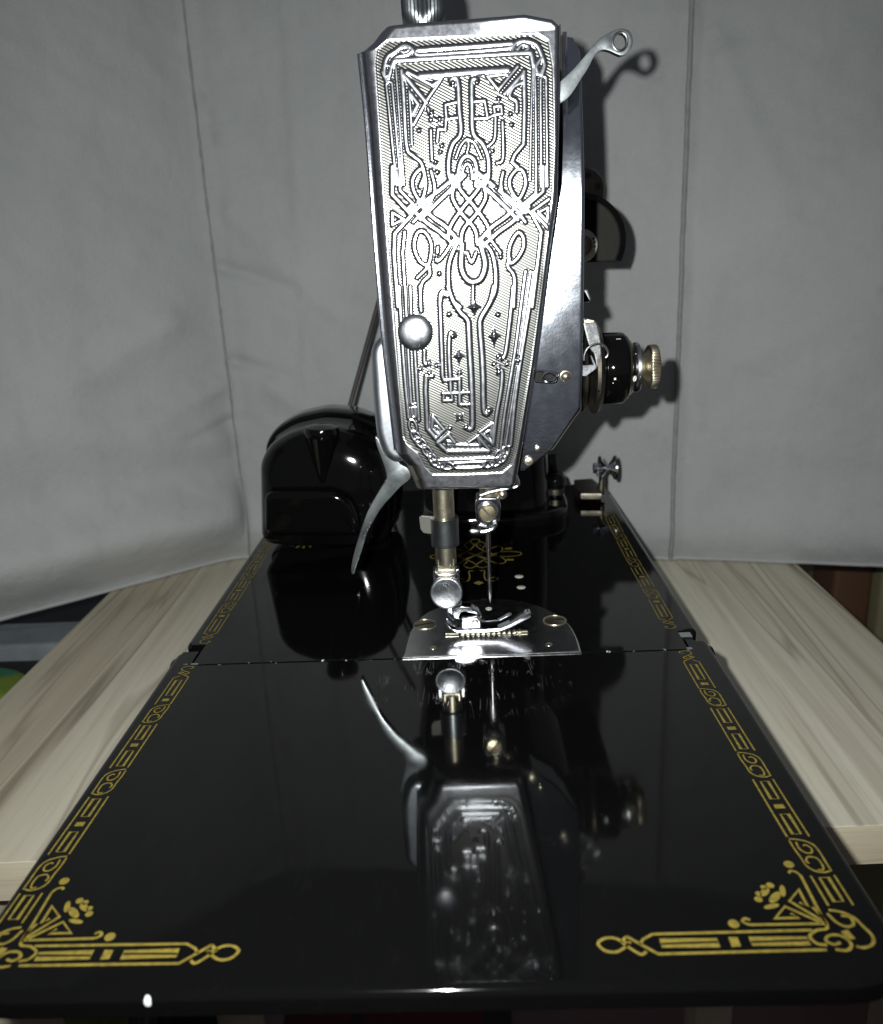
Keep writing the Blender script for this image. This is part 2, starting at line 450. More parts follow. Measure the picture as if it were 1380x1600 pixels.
PLAN = [(-30.5, 14), (-28.6, 27), (-26.2, 33.5), (-22.7, 37.9), (-17.8, 42.0), (-12.15, 46.9), (0, 45.9), (12.4, 44.25), (18.7, 42.9), (27, 40.6), (32, 34), (34, 15)]
def backdrop():
    root = empty('fabric_backdrop', (-12, 46, TT), 'grey creased fabric sheet hung behind the sewing machine', 'fabric sheet')
    plan = np.array(PLAN, float); seg = np.hypot(*np.diff(plan, axis=0).T); cum = np.r_[0, np.cumsum(seg)]
    ns, nz = 420, 300
    s = np.linspace(0, cum[-1], ns); zz = np.linspace(TT+.05, 27.8, nz)
    px = np.interp(s, cum, plan[:, 0]); py = np.interp(s, cum, plan[:, 1])
    k = np.hanning(9); k /= k.sum()          # soften the turn at every plan corner a little
    pad = lambda a: np.convolve(np.pad(a, 4, 'edge'), k, 'valid')
    px, py = pad(px), pad(py); tx, ty = np.gradient(px), np.gradient(py); l = np.hypot(tx, ty); nx, ny = ty/l, -tx/l   # normal towards camera
    Sg, Zg = np.meshgrid(s, zz)
    sc = cum[5]; ss = cum[7]                  # crease and seam positions along the sheet
    D = .55*vnoise(Sg, Zg*.5, 3, .13)+.30*vnoise(Sg, Zg, 5, .33)+.10*vnoise(Sg+Zg*.7, Zg, 8, .9)+.03*vnoise(Sg, Zg, 11, 2.4)
    left = 1/(1+np.exp((Sg-sc+.6)*3))
    zl = Zg-TT
    D += left*(1.35*np.exp(-((zl-3.4)/1.7)**2)-.9*np.exp(-(zl/1.3)**2)+.35*np.exp(-((zl-7.5+.18*(Sg-sc))/1.4)**2))
    D += (1-left)*(.35*np.exp(-((zl-2.0)/1.4)**2)-.25*np.exp(-(zl/.8)**2))
    D += .16*np.exp(-((Sg-sc)/.16)**2)*(.6+.8*vnoise(Zg, Zg*0, 2, .8)) - .05*np.exp(-((Sg-sc-.5)/.3)**2)
    D += .16*np.exp(-((Sg-ss)/.22)**2) - .1*np.exp(-((Sg-ss-.55)/.35)**2)
    D += .12*np.exp(-((Sg-sc-4.2-.03*zl)/.35)**2)
    for (s0, z0, s1, z1, w, a) in ((.3, 11.6, 4.2, 10.3, .4, -.32), (.3, 6.6, 3.4, 5.6, .35, -.28), (-.3, 26.3, -4.5, 29, .5, -.4), (-.2, 3.2, -3.0, 2.6, .35, -.3),
                                (-.4, 5.4, -5, 3.8, .6, .3), (1, 14.5, 6, 9, .6, .22), (2.5, 5, 6, 2, .6, .3), (-3, 9, -9, 6, .9, .3), (26, 20, 30, 12, .7, .25), (28, 6, 34, 9, .8, .25)):
        d, t = seg_dist(Sg, Zg, (sc+s0, z0+TT+5.3), (sc+s1, z1+TT+5.3)); D += a*np.exp(-(d/w)**2)*(1-t*.7)
    X = px[None]+nx[None]*D; Yv = py[None]+ny[None]*D
    P = np.stack([X, Yv, Zg], -1)
    o = grid_mesh('sheet', P, FABRIC, root)
    for col, nm in ((sc, 'corner_seam'), (ss, 'stitched_seam')):
        i = int(round(col/cum[-1]*(ns-1))); g = G()
        pth = [P[r, i]+np.array([nx[i], ny[i], 0])*.02+np.array([rng.normal(0, .008), 0, 0]) for r in range(0, nz, 3)]
        g.add(*tube(pth, [.045+.04*rng.random() for _ in pth] if col == sc else .13, 6)); g.build(nm, SEAM, root)
    g = G()                                   # rolled hem
    g.add(*tube([P[1, i] for i in range(0, ns, 2)], .09, 6)); g.build('hem', FABRIC, root)
backdrop()

# things lying lower down beyond the table, out of focus
def lump(name, c, d, m, label, cat, seed, e=.55, amp=.12):
    nu, nv = 48, 28; U, Vv = np.meshgrid(np.linspace(0, 2*np.pi, nu), np.linspace(-np.pi/2, np.pi/2, nv))
    sp = lambda f, q: np.sign(f)*np.abs(f)**q
    n = 1+amp*vnoise(U*2+np.cos(Vv), Vv*2, seed, 1.2)*2*np.cos(Vv)*np.sin(U/2)**.5
    P = np.stack([c[0]+d[0]/2*sp(np.cos(Vv), e)*sp(np.cos(U), e)*n, c[1]+d[1]/2*sp(np.cos(Vv), e)*sp(np.sin(U), e)*n, c[2]+d[2]/2*sp(np.sin(Vv), e)*n], -1)
    return tag(grid_mesh(name, P, m), label, cat)
def lowbox(name, x0, x1, y0, y1, z0, z1, m, label, cat, r=.6):
    return tag(mesh(name, *slab(rounded(rect(x0, x1, y0, y1), r*1.5, 3), z0, z1, r, 'z', 3), m), label, cat)

# ------------------------------------------------------------------ the sewing machine
MC = (0, 30, TT)
machine = empty('sewing_machine', MC, 'black portable sewing machine with chrome scrolled faceplate and gold borders', 'sewing machine')
CX = -.165                                   # the bed's long axis
def mir(p): return (2*CX-p[0], p[1])

# bed: two leaves
ext_out = [(-8.42+.06, 10.92), (8.30, 10.92), (8.30, 23.72), (7.62, 23.72), (7.60, 22.98), (-7.72, 22.98), (-7.74, 23.95), (-8.42, 23.95)]
ext_out = rounded(ext_out, [1.25, 1.25, .3, 0, 0, 0, 0, .3], 8)
ext = mesh('bed_extension', *slab(ext_out, -.44, 0, .17, 'z', 7, 0, wt=lambda p: .2 if p[1] > 22.5 and abs(p[0]-CX) < 8.1 else 1), BEDBLACK, machine)
main_out = [(-7.68, 23.035), (7.57, 23.035), (7.56, 24.28), (8.22, 24.28), (8.22, 42.2), (-8.34, 42.2), (-8.34, 24.40), (-7.66, 24.40)]
main_out = rounded(main_out, [0, 0, 0, .32, 1.2, 1.2, .32, 0], 8)
bed = mesh('bed', *slab(main_out, -4.9, 0, .20, 'z', 7, 0, wt=lambda p: .12 if p[1] < 24.6 and abs(p[0]-CX) < 8.0 else 1), BEDBLACK, machine)
for x in (-7, 6.7):
    for y in (26, 40): g = G(); g.add(*lathe((x, y, TT), (0, 0, 1), [(.7, 0), (.8, .1), (.8, .42)], 20)); g.build('rubber_foot', RUBBER, machine)
# hinge bits
for nm, c, d in (('hinge_pin', (7.60, 23.05, -.05), (.16, .14, .14)), ('hinge_pin', (-7.60, 23.04, -.05), (.22, .10, .14)), ('hinge_plate', (7.72, 24.08, -.10), (.42, .34, .14))):
    g = G(); g.add(*box(c, d)); g.build(nm, STEEL, machine, False)
g = G(); g.add(*lathe((-8.46, 23.45, -.56), (1, 0, 0), [(.48, 0), (.52, .06), (.52, .7)], 24)); g.build('hinge_knuckle', BLACK, machine)
g = G(); g.add(*lathe((8.40, 23.35, -.56), (-1, 0, 0), [(.42, 0), (.46, .06), (.46, .7)], 24)); g.build('hinge_knuckle', BLACK, machine)

# gold line borders (flat decals a hair above the enamel)
ZG = .006; GW = .039
def catm(P, n=6): return smooth_path(P, n)
def band_strokes(items, xc):
    """items along y: ('seg',y0,y1) outer lines, ('rect',y0,y1), ('dot',y), ('knot',y0,y1), ('curl',y0,y1). returns strokes in (x,y), t=+1 outwards"""
    out = []; hw = .225
    pt = lambda y, t: (xc(y)+hw*t, y)
    for it in items:
        k = it[0]
        if k == 'seg':
            y0, y1 = it[1], it[2]; out += [([pt(y0, -1), pt((y0+y1)/2, -1), pt(y1, -1)], 0), ([pt(y0, 1), pt((y0+y1)/2, 1), pt(y1, 1)], 0)]
        elif k == 'rect':
            y0, y1 = it[1], it[2]; out.append(([pt(y0, -.36), pt(y1, -.36), pt(y1, .40), pt(y0, .40)], 'c'))
        elif k == 'dot': out.append(([pt(it[1]-.07, -.0), pt(it[1]+.07, 0)], 'fat'))
        elif k == 'knot':
            f = lambda a, t: pt(it[1]+(it[2]-it[1])*a, t)
            for P in ([(0, -.95), (.03, -.2), (.12, .6), (.3, 1), (.75, 1), (.97, 1)], [(.05, -1), (.3, -1), (.55, -.9), (.8, -.85), (.95, -.4), (1.0, .3), (.96, .9)],
                      [(.10, -.5), (.3, -.55), (.43, -.2), (.43, .3), (.3, .5), (.2, .2), (.22, -.1)], [(.92, -.1), (.93, .35), (.8, .55), (.6, .45), (.55, -.2), (.66, -.6), (.74, -.5)]):
                out.append((catm([f(a, t) for a, t in P], 5), 0))
        elif k == 'curl':                     # the tapering tail at the hinge
            f = lambda a, t: pt(it[1]+(it[2]-it[1])*a, t)
            out.append(([f(0, 1), f(.10, .55), f(.16, .3)], 0)); out.append(([f(0, -1), f(.10, -.8), f(.42, .8)], 0))
            out.append(([f(.42, .8), f(.50, .5), f(.40, .0)], 0))
            out.append((catm([f(.36, -.75), f(.46, -.55), f(.62, .35), f(.76, .7), f(.92, .5), f(1.0, -.1), f(.94, -.7), f(.82, -.8), f(.78, -.35)], 6), 0))
            out.append(([f(.36, -.75), f(.30, -.5), f(.36, -.1)], 0))
    return out
def lay(g, strokes, z=ZG, w=GW, flip=False):
    for P, k in strokes:
        P = [mir(p) if flip else p for p in P]
        if k == 'c': g.add(*ribbon(P, w, z, True))
        elif k == 'fat': g.add(*ribbon([np.array(P[0]), np.array(P[1])], .20, z))
        elif k == 'blob': g.add(*ribbon(P, w*1.9, z))
        else: g.add(*ribbon(P, w, z))
xe = lambda y: float(np.interp(y, [11, 13.16, 15.6, 18.6, 20.9, 23], [7.66, 7.615, 7.55, 7.495, 7.45, 7.42]))
xm = lambda y: float(np.interp(y, [24, 27.5, 30.5, 34, 38], [7.42, 7.41, 7.40, 7.44, 7.52]))
ext_items = [('curl', 22.2, 23.0-.08), ('seg', 20.66, 22.2), ('rect', 21.15, 22.05), ('dot', 20.9), ('knot', 20.64, 19.70),
             ('seg', 17.62, 19.62), ('rect', 18.88, 19.55), ('dot', 18.62), ('rect', 17.70, 18.36), ('knot', 17.56, 16.56),
             ('seg', 14.52, 16.48), ('rect', 15.76, 16.40), ('dot', 15.50), ('rect', 14.60, 15.24), ('knot', 14.46, 13.48),
             ('seg', 12.62, 13.40), ('rect', 12.72, 13.34)]
main_items = [('curl', 25.28, 24.48), ('seg', 25.28, 26.85), ('rect', 25.40, 26.36), ('dot', 26.64), ('knot', 27.85, 26.90)]
for k in range(3):
    y0 = 27.95+3.06*k
    main_items += [('seg', y0, y0+2.0), ('rect', y0+.08, y0+.76), ('dot', y0+1.0), ('rect', y0+1.26, y0+1.94), ('knot', y0+3.02, y0+2.06)]
front = []                                    # front edge, right-hand half
front += [([(6.88, 12.06), (5.4, 12.05), (4.05, 12.04), (3.86, 11.93), (3.78, 11.82)], 0), ([(6.95, 11.62), (5.4, 11.61), (4.05, 11.60), (3.58, 12.0)], 0),
          ([(6.72, 11.765), (5.72, 11.765), (5.72, 11.89), (6.72, 11.89)], 'c'), ([(5.15, 11.765), (4.15, 11.765), (4.15, 11.89), (5.15, 11.89)], 'c'),
          ([(5.36, 11.83), (5.52, 11.83)], 'fat'),
          ([(3.58, 12.0), (3.48, 11.9), (3.60, 11.82)], 0),
          (catm([(3.86, 11.66), (3.75, 11.6), (3.55, 11.78), (3.40, 11.95), (3.2, 11.97), (3.05, 11.86), (3.14, 11.70), (3.32, 11.66), (3.48, 11.74), (3.62, 11.88)], 6), 0)]
front += [(catm([(7.10, 12.60), (7.18, 12.35), (7.16, 12.10), (6.95, 12.05), (6.78, 11.92), (6.84, 11.76), (7.0, 11.72)], 6), 0),
          (catm([(7.10, 11.62), (7.30, 11.60), (7.42, 11.74), (7.32, 11.92), (7.12, 11.93), (7.02, 11.82), (7.12, 11.73), (7.25, 11.77)], 6), 0),
          (catm([(7.36, 12.52), (7.55, 12.47), (7.72, 12.34), (7.80, 12.12), (7.86, 11.9), (7.78, 11.72), (7.6, 11.65), (7.48, 11.68)], 6), 0),
          (catm([(7.30, 12.44), (7.38, 12.22), (7.52, 12.12), (7.66, 12.18), (7.66, 12.34), (7.52, 12.38)], 6), 0), ([(7.38, 11.92), (7.52, 11.95)], 'fat')]
def uv(p): return (7.17-p[0], 12.42-.22+p[1])
for P in ([(-.03, 1.2), (0, 0), (1.25, .01)], [(.06, .02), (.56, .43), (.84, .15), (.40, .15), (.52, .26)], [(.02, .06), (.43, .56), (.15, .84), (.15, .40), (.26, .52)]):
    front.append(([uv(p) for p in P], 0))
front.append((catm([uv(p) for p in [(1.25, .01), (1.36, .02), (1.44, .09), (1.38, .16), (1.30, .12)]]), 0))
front.append((catm([uv(p) for p in [(-.03, 1.2), (.02, 1.30), (.12, 1.34), (.17, 1.28)]]), 0))
def gold_discs(g, flip):
    D = [((1.62, .04), .10, 1, 1, 0), ((.08, 1.52), .10, 1, 1, 0), ((.66, .66), .15, 1.25, .5, -.78), ((.80, .44), .13, 1.2, .42, -.25), ((.46, .82), .13, 1.2, .42, -1.3),
         ((.80, .80), .11, 1.3, .6, -.78), ((.98, .62), .075, 1, 1, 0), ((.64, .97), .075, 1, 1, 0), ((.93, .76), .06, 1, 1, 0), ((.78, .92), .06, 1, 1, 0)]
    for c, r, a, b, ro in D:
        c = uv(c); rr = math.pi-(-ro)
        if flip: c = mir(c); rr = -rr
        g.add(*disc(c, r, ZG, 14, a, b, -ro+math.pi/1 if not flip else ro))
for fl in (False, True):
    g = G(); lay(g, band_strokes(ext_items, xe), flip=fl); lay(g, front, w=.056, flip=fl); gold_discs(g, fl); g.build('gold_border', GOLD, ext, False)
    g = G(); lay(g, band_strokes(main_items, xm), w=.034, flip=fl); g.build('gold_border', GOLD, bed, False)
g = G()                                       # ornament in front of the motor
for a in np.linspace(0, math.pi, 9): g.add(*ribbon([(-6.1, 34.6), (-6.1+.8*math.cos(a), 34.6-1.1*math.sin(a))], .10, ZG))
for x in (-7.0, -5.2, -4.6): g.add(*ribbon(catm([(x, 34.6), (x+.2, 34.0), (x+.5, 34.2), (x+.4, 34.7)]), .09, ZG))
g.build('gold_flourish', GOLD, bed, False)
# knotted emblem on the bed behind the needle
g = G(); ex, ey = 1.28, 31.9
def knot_line(P, c=False, w=.05): g.add(*ribbon(smooth_path([(ex+p[0], ey+p[1]) for p in P], 7, c), w, ZG, c))
for sx in (-1, 1):
    m_ = lambda P: [(sx*x, y) for x, y in P]
    knot_line(m_([(-.55, -.55), (-.1, -.1), (.45, .5), (.9, .95), (1.12, .75), (1.05, .35), (.75, -.05), (.3, -.6), (.0, -1.15), (.25, -1.45), (.5, -1.15), (.35, -.7)]))
    knot_line(m_([(-.55, .6), (-.1, .1), (.4, -.5), (.85, -1.05), (1.15, -.95), (1.12, -.55), (.8, -.05), (.3, .55), (.05, 1.15), (.22, 1.6), (.45, 1.25), (.3, .8)]))
    knot_line(m_([(.55, -.15), (.95, .22), (1.35, .30), (1.75, .18), (1.85, 0), (1.75, -.2), (1.35, -.30), (.95, -.22), (.55, .15)]))
    knot_line(m_([(.12, -1.75), (.30, -1.8), (.28, -2.3), (.34, -2.75), (.62, -2.85), (.78, -2.65), (.66, -2.5), (.5, -2.58)]))
    knot_line(m_([(0, 2.0), (.18, 1.85), (.15, 1.5), (0, 1.3)]))
    for yy in (.62, -.66): g.add(*ribbon([(ex+sx*1.22, ey+yy), (ex+sx*1.5, ey+yy*1.06)], .17, ZG))
g.add(*disc((ex+.05, ey-3.0), .2, ZG, 4)); g.build('gold_emblem', GOLD, bed, False)
for y in (28.32, 29.39):
    g = G(); g.add(*lathe((2.87, y, -.02), (0, 0, 1), [(.14, 0), (.165, .03), (.14, .05), (0, .06)], 20)); g.build('dowel', PALE, bed)

# needle plate
PL = [(-1.14, 23.0), (4.32, 23.0), (4.325, 23.9), (4.22, 24.9), (3.95, 25.65), (3.45, 26.4), (2.65, 27.05), (1.65, 27.30), (.7, 27.15), (-.05, 26.75), (-.62, 26.1), (-.95, 25.2), (-1.08, 24.3)]
plo = [np.array(PL[0]), np.array(PL[1])]+[p for p in smooth_path(PL[1:]+[PL[0]], 5)[1:-1]]
plate = mesh('needle_plate', *slab(plo, -.15, .045, .05, 'z', 4), PLATESTEEL, machine)
g = G(); g.add(*box((1.59, 22.975, -.055), (5.46, .05, .17))); g.build('plate_edge', STEEL, plate, False)
for (x, y, a) in ((-.55, 25.30, .35), (3.76, 25.28, .2)):
    g = G(); g.add(*lathe((x, y, .03), (0, 0, 1), [(.37, 0), (.37, .025), (.355, .032), (.34, .02), (.30, .026), (0, .032)], 32)); g.add(*tube([(x+.375*math.cos(t), y+.375*math.sin(t), .055) for t in np.linspace(0, 2*np.pi, 33)[:-1]], .022, 8, True)); sc = g.build('plate_screw', NICKEL, plate)
    g = G(); V, F = box((0, 0, 0), (.66, .075, .01)); V = [(x+v[0]*math.cos(a)-v[1]*math.sin(a), y+v[0]*math.sin(a)+v[1]*math.cos(a), .066+v[2]) for v in V]; g.add(V, F); g.build('slot', SATIN, sc, False)
for (x, y) in ((-.22, 23.58), (3.39, 23.55), (1.62, 26.42)):
    g = G(); g.add(*lathe((x, y, .035), (0, 0, 1), [(.11, 0), (.11, .022), (.085, .028), (.07, .014), (0, .014)], 20)); g.build('pin', PALE if y > 26 else NICKEL, plate)
g = G(); g.add(*box((1.48, 24.50, .047), (2.75, .30, .012))); g.build('feed_slot', SATIN, plate, False)
g = G()
for xx, ww in ((.37, .42), (2.62, .36)): g.add(*box((xx, 24.50, .065), (ww, .13, .07)))
for i in range(12):
    x = .64+.166*i; h = .115+.012*(i % 2)
    g.add([(x, 24.38, .05), (x+.13, 24.38, .05), (x+.09, 24.40, h), (x, 24.62, .05), (x+.13, 24.62, .05), (x+.09, 24.60, h)], [(0, 1, 2), (5, 4, 3), (0, 3, 4, 1), (1, 4, 5, 2), (2, 5, 3, 0)])
g.build('feed_dog', NICKEL, plate, False)

# faceplate: a pressed sheet with a deep scrolled relief, as real geometry
FY = 23.70
def XZ(px, py, y=FY): p = Y(px, py, y); return np.array([p[0], p[2]])
A = lambda x, y: XZ(560+x/4.06, 30+y/4.06)
B = lambda x, y: XZ(580+x/4.6, 260+y/4.6)
C = lambda x, y: XZ(590+x/5.0, 450+y/5.0)
OUT = [(557, 79), (566, 74), (580, 62), (592, 46), (600, 38), (660, 32), (740, 27), (820, 22), (864, 30), (876, 40), (875, 180), (872, 310), (860, 390), (838, 561), (820, 681), (809, 742), (807, 756), (800, 764), (725, 766), (649, 767), (644, 752), (634, 730), (617, 711), (605, 610), (596, 531), (585, 400), (570, 200)]
OUT = [XZ(*p) for p in OUT]
PAN = [(585, 96), (588, 74), (604, 60), (722, 55), (841, 51), (858, 62), (865, 104), (868, 230), (864, 300), (850, 440), (832, 570), (808, 706), (801, 727), (786, 740), (730, 743), (676, 744), (664, 732), (652, 710), (634, 695), (628, 684), (614, 500), (598, 300)]
PAN = [XZ(*p) for p in PAN]
def in_poly(X, Zv, P):
    inside = np.zeros(X.shape, bool); n = len(P)
    for i in range(n):
        a, b = P[i], P[(i+1) % n]
        c = ((a[1] > Zv) != (b[1] > Zv)) & (X < (b[0]-a[0])*(Zv-a[1])/(b[1]-a[1]+1e-12)+a[0]); inside ^= c
    return inside
def poly_dist(X, Zv, P):
    d = np.full(X.shape, 1e9)
    for i in range(len(P)): d = np.minimum(d, seg_dist(X, Zv, P[i], P[(i+1) % len(P)])[0])
    return d
STROKES = []                                  # (points, half width, height)
def st(fr, pts, w=.055, h=.055, sm=True, closed=False):
    w *= 1.34; h *= .56
    P = [fr(*p) for p in pts]
    if sm and len(P) > 2: P = smooth_path(P, 5, closed)
    if closed: P = list(P)+[P[0]]
    STROKES.append((P, w, h))
DOTS, STARS = [], []
def dots(fr, pts, r=.075):
    for p in pts: DOTS.append((fr(*p), r))
L0 = False
# --- upper third
st(A, [(375, 190), (640, 172), (975, 150)]); st(A, [(385, 222), (660, 205), (950, 180)]); st(A, [(375, 190), (360, 208), (385, 222)]); st(A, [(975, 150), (985, 168), (950, 180)])
st(A, [(232, 256), (340, 250), (640, 232), (1000, 212), (1098, 210), (1112, 285)], .065, .06, L0)
st(A, [(180, 390), (162, 330), (180, 240), (230, 200), (290, 160), (340, 185), (312, 216), (240, 235), (212, 290), (190, 370)]); st(A, [(265, 180), (300, 172), (318, 190), (290, 205), (268, 195)], .04)
st(A, [(150, 330), (165, 360), (200, 340), (205, 300), (180, 285)], .04)
st(A, [(975, 200), (1000, 150), (1060, 135), (1130, 160), (1165, 230), (1180, 290), (1150, 350), (1130, 300), (1160, 250)]); st(A, [(1010, 190), (1040, 160), (1080, 175), (1060, 200)], .05)
st(A, [(1185, 290), (1165, 350), (1130, 345)], .045)
st(A, [(175, 410), (192, 560), (222, 860), (245, 1050)], .04); st(A, [(212, 400), (226, 560), (252, 860), (272, 1050)], .04); st(A, [(175, 410), (192, 392), (212, 400)], .04)
st(A, [(232, 256), (250, 480), (272, 820), (290, 1050)], .035, .05)
st(A, [(272, 320), (286, 480), (305, 800), (345, 862), (395, 905), (418, 985), (392, 1060)], .055)
st(A, [(322, 450), (334, 640), (338, 790)], .04)
st(A, [(392, 356), (640, 338), (950, 318)], .075, .065, L0); st(A, [(310, 330), (470, 415), (528, 372), (392, 356)], .05, .05, L0); st(A, [(285, 345), (430, 522)], .06, .055)
st(A, [(520, 385), (440, 500), (350, 665)], .05, .05, L0); st(A, [(330, 470), (378, 535), (345, 600)], .055, .05, L0)
st(A, [(1012, 298), (890, 445), (820, 358), (940, 345)], .05, .055, L0); st(A, [(1048, 340), (930, 470)], .055, .055); st(A, [(1052, 330), (1056, 560), (1050, 790), (992, 860), (975, 905), (1010, 935)], .055, .055, L0)
st(A, [(1040, 400), (985, 430), (962, 490), (1003, 520), (1006, 585)], .05)
st(A, [(602, 412), (590, 382), (612, 365), (632, 402), (640, 560), (650, 720), (600, 790), (575, 880), (575, 980), (602, 1060)], .062, .065)
st(A, [(752, 388), (737, 376), (721, 400), (722, 560), (730, 720), (790, 790), (825, 880), (826, 1000), (800, 1060)], .062, .065)
st(A, [(640, 1055), (634, 980), (652, 900), (690, 865), (735, 890), (752, 960), (746, 1055)], .06); st(A, [(660, 1010), (668, 945), (692, 915), (716, 945), (722, 1010)], .045)
st(A, [(618, 880), (650, 800), (690, 760), (700, 800), (690, 842)], .04); st(A, [(700, 760), (740, 790), (782, 880)], .04)
st(A, [(740, 520), (802, 514), (822, 626), (740, 628)], .045, .05, L0); st(A, [(862, 552), (908, 548), (912, 598), (868, 602)], .045, .05, L0, True); st(A, [(822, 626), (868, 602)], .04)
st(A, [(872, 620), (865, 755), (828, 802)], .045); st(A, [(916, 650), (918, 880), (880, 912)], .045); dots(A, [(972, 670), (850, 835), (890, 505), (965, 600), (750, 400)], .06)
st(A, [(618, 525), (552, 540), (560, 632), (618, 622)], .045, .05, L0); st(A, [(557, 622), (552, 700), (508, 692), (500, 772)], .045, .05, L0); dots(A, [(465, 592), (460, 637), (515, 632), (490, 907), (500, 970), (530, 802), (385, 705), (600, 402), (520, 840)], .06)
st(A, [(460, 700), (466, 890)], .045); st(A, [(440, 560), (455, 600), (490, 640), (515, 632)], .04)
st(A, [(1120, 300), (1126, 560), (1127, 1060)], .04); st(A, [(1158, 380), (1158, 600), (1162, 1060)], .04); st(A, [(1192, 372), (1196, 650), (1200, 1060)], .04); st(A, [(1158, 380), (1175, 362), (1192, 372)], .04)
st(A, [(1108, 285), (1098, 600), (1090, 1020)], .03, .04)
# --- the knotwork across the middle
st(B, [(345, 22), (298, 90), (308, 180), (360, 242), (392, 130), (375, 32)], .055, .055, True, True); st(B, [(1052, 20), (998, 90), (1008, 170), (1062, 232), (1112, 130), (1096, 40)], .055, .055, True, True)
st(B, [(430, 30), (455, 130), (450, 200), (400, 290), (300, 400)], .05); st(B, [(950, 40), (935, 130), (960, 220), (1040, 300), (1110, 400)], .05)
st(B, [(150, 0), (150, 200), (288, 350), (168, 482), (162, 620), (190, 1010)], .06, .055, L0); st(B, [(200, 0), (206, 170), (330, 300)], .05, .05, L0); st(B, [(240, 470), (225, 620), (250, 1010)], .05, .05, L0)
st(B, [(150, 330), (232, 378), (150, 420)], .045, .05, L0, True); st(B, [(1205, 330), (1272, 295), (1272, 395)], .045, .05, L0, True)
st(B, [(1240, 0), (1238, 180), (1110, 290), (1155, 340), (1225, 470), (1160, 1010)], .055, .055, L0); st(B, [(1190, 0), (1186, 190), (1090, 275)], .05, .05, L0); st(B, [(1280, 235), (1162, 320), (1280, 450)], .055, .055, L0)
for sx in (-1, 1):
    q = lambda x, y: (705+sx*x, y)
    for k in range(2):
        st(B, [q(410-k*60, 330+k*50), q(300-k*50, 235+k*42), q(190-k*42, 150+k*30), q(60-k*30, 40+k*20)], .062, .05)
        st(B, [q(430-k*62, 290-k*36), q(310-k*40, 400-k*42), q(200-k*40, 480-k*40), q(90-k*30, 590-k*36)], .062, .05)
    st(B, [q(-120, 60), q(-60, 170), q(40, 290), q(130, 420), q(150, 520), q(100, 560)], .06, .06)
    st(B, [q(-60, 560), q(-40, 450), q(60, 330), q(120, 220), q(100, 120)], .06, .06)
st(B, [(330, 480), (308, 580), (350, 682), (412, 702), (432, 560), (382, 470)], .055, .055, True, True); st(B, [(412, 700), (420, 780), (362, 850), (352, 1010)], .055); st(B, [(395, 738), (330, 802)], .05)
st(B, [(1090, 500), (1096, 580), (1052, 662), (1000, 692), (996, 580), (1050, 480)], .055, .055, True, True); st(B, [(995, 660), (985, 722), (1030, 800), (1026, 1010)], .055)
st(B, [(480, 580), (470, 680), (520, 640), (600, 520)], .05); st(B, [(930, 620), (900, 580), (840, 500)], .05); dots(B, [(490, 770), (475, 40), (900, 160), (470, 640), (930, 650)], .065)
st(B, [(622, 540), (565, 680), (555, 820), (580, 950), (640, 1012)], .062, .065); st(B, [(800, 540), (868, 620), (896, 760), (890, 900), (838, 1012)], .062, .065)
st(B, [(655, 560), (648, 720), (680, 802), (732, 832), (792, 802), (820, 700), (790, 570)], .075, .065); st(B, [(690, 620), (722, 690), (756, 620)], .05); st(B, [(732, 870), (730, 990)], .045)
st(B, [(490, 1000), (500, 910), (545, 905)], .05)
# --- lower third
st(C, [(550, -10), (590, 100), (645, 190), (702, 250), (712, 320), (720, 500), (732, 700), (742, 1050), (725, 1102), (693, 1094)], .068, .07); st(C, [(910, -10), (880, 110), (812, 230), (800, 300), (815, 500), (825, 700), (830, 940), (852, 985), (877, 958)], .068, .07)
STARS += [(C(755, 150), .30, .34, 0), (C(910, 378), .24, .40, 0), (C(635, 535), .22, .30, 0), (C(640, 1015), .22, .26, .75)]
dots(C, [(940, 207), (560, 205), (640, 662), (912, 592), (1012, 592), (335, 632), (460, 607), (565, 1095), (1098, 565), (693, 1090), (872, 960), (957, 545), (948, 655), (400, 585), (405, 665), (585, 375), (945, 622)], .07)
st(C, [(545, 60), (502, 42), (488, 120), (498, 400), (508, 690), (520, 722), (640, 712), (642, 912), (712, 912)], .055, .06, L0); st(C, [(600, 372), (568, 358), (558, 500), (568, 700), (574, 830)], .055, .06); st(C, [(512, 826), (712, 818)], .05, .055); st(C, [(518, 826), (514, 882), (585, 880), (580, 836)], .045, .055, L0)
st(C, [(1060, -10), (1040, 200), (1002, 500), (968, 552), (945, 535)], .055, .06); st(C, [(945, 662), (972, 655), (968, 780), (930, 1000), (905, 1210)], .055, .06)
st(C, [(1158, -130), (1142, -10), (1082, 450), (1058, 600), (992, 1000), (962, 1272)], .05, .055); st(C, [(1198, -130), (1180, -10), (1108, 520)], .045); st(C, [(1098, 620), (1020, 1110), (1002, 1225)], .045); st(C, [(1234, -130), (1215, -10), (1092, 750), (1042, 1232)], .05, .055)
st(C, [(1002, 1225), (1020, 1240), (1042, 1232)], .045)
st(C, [(168, -10), (184, 300), (212, 700), (242, 1020)], .05, .055); st(C, [(215, -10), (236, 450), (262, 900)], .045); st(C, [(262, 900), (275, 915), (290, 905)], .04); st(C, [(265, 940), (290, 935), (295, 1010), (272, 1015)], .04, .05, L0, True)
st(C, [(330, -10), (340, 180)], .055, .06); st(C, [(290, 480), (322, 1035)], .05, .055); st(C, [(255, -10), (262, 200)], .045); st(C, [(365, 490), (368, 588), (402, 600)], .05, .055); st(C, [(425, 690), (380, 690), (375, 800), (390, 1105), (455, 1182), (518, 1112), (432, 1012), (425, 1100), (470, 1145)], .06, .06, L0); st(C, [(470, 1145), (490, 1110), (460, 1085)], .04, .05, L0)
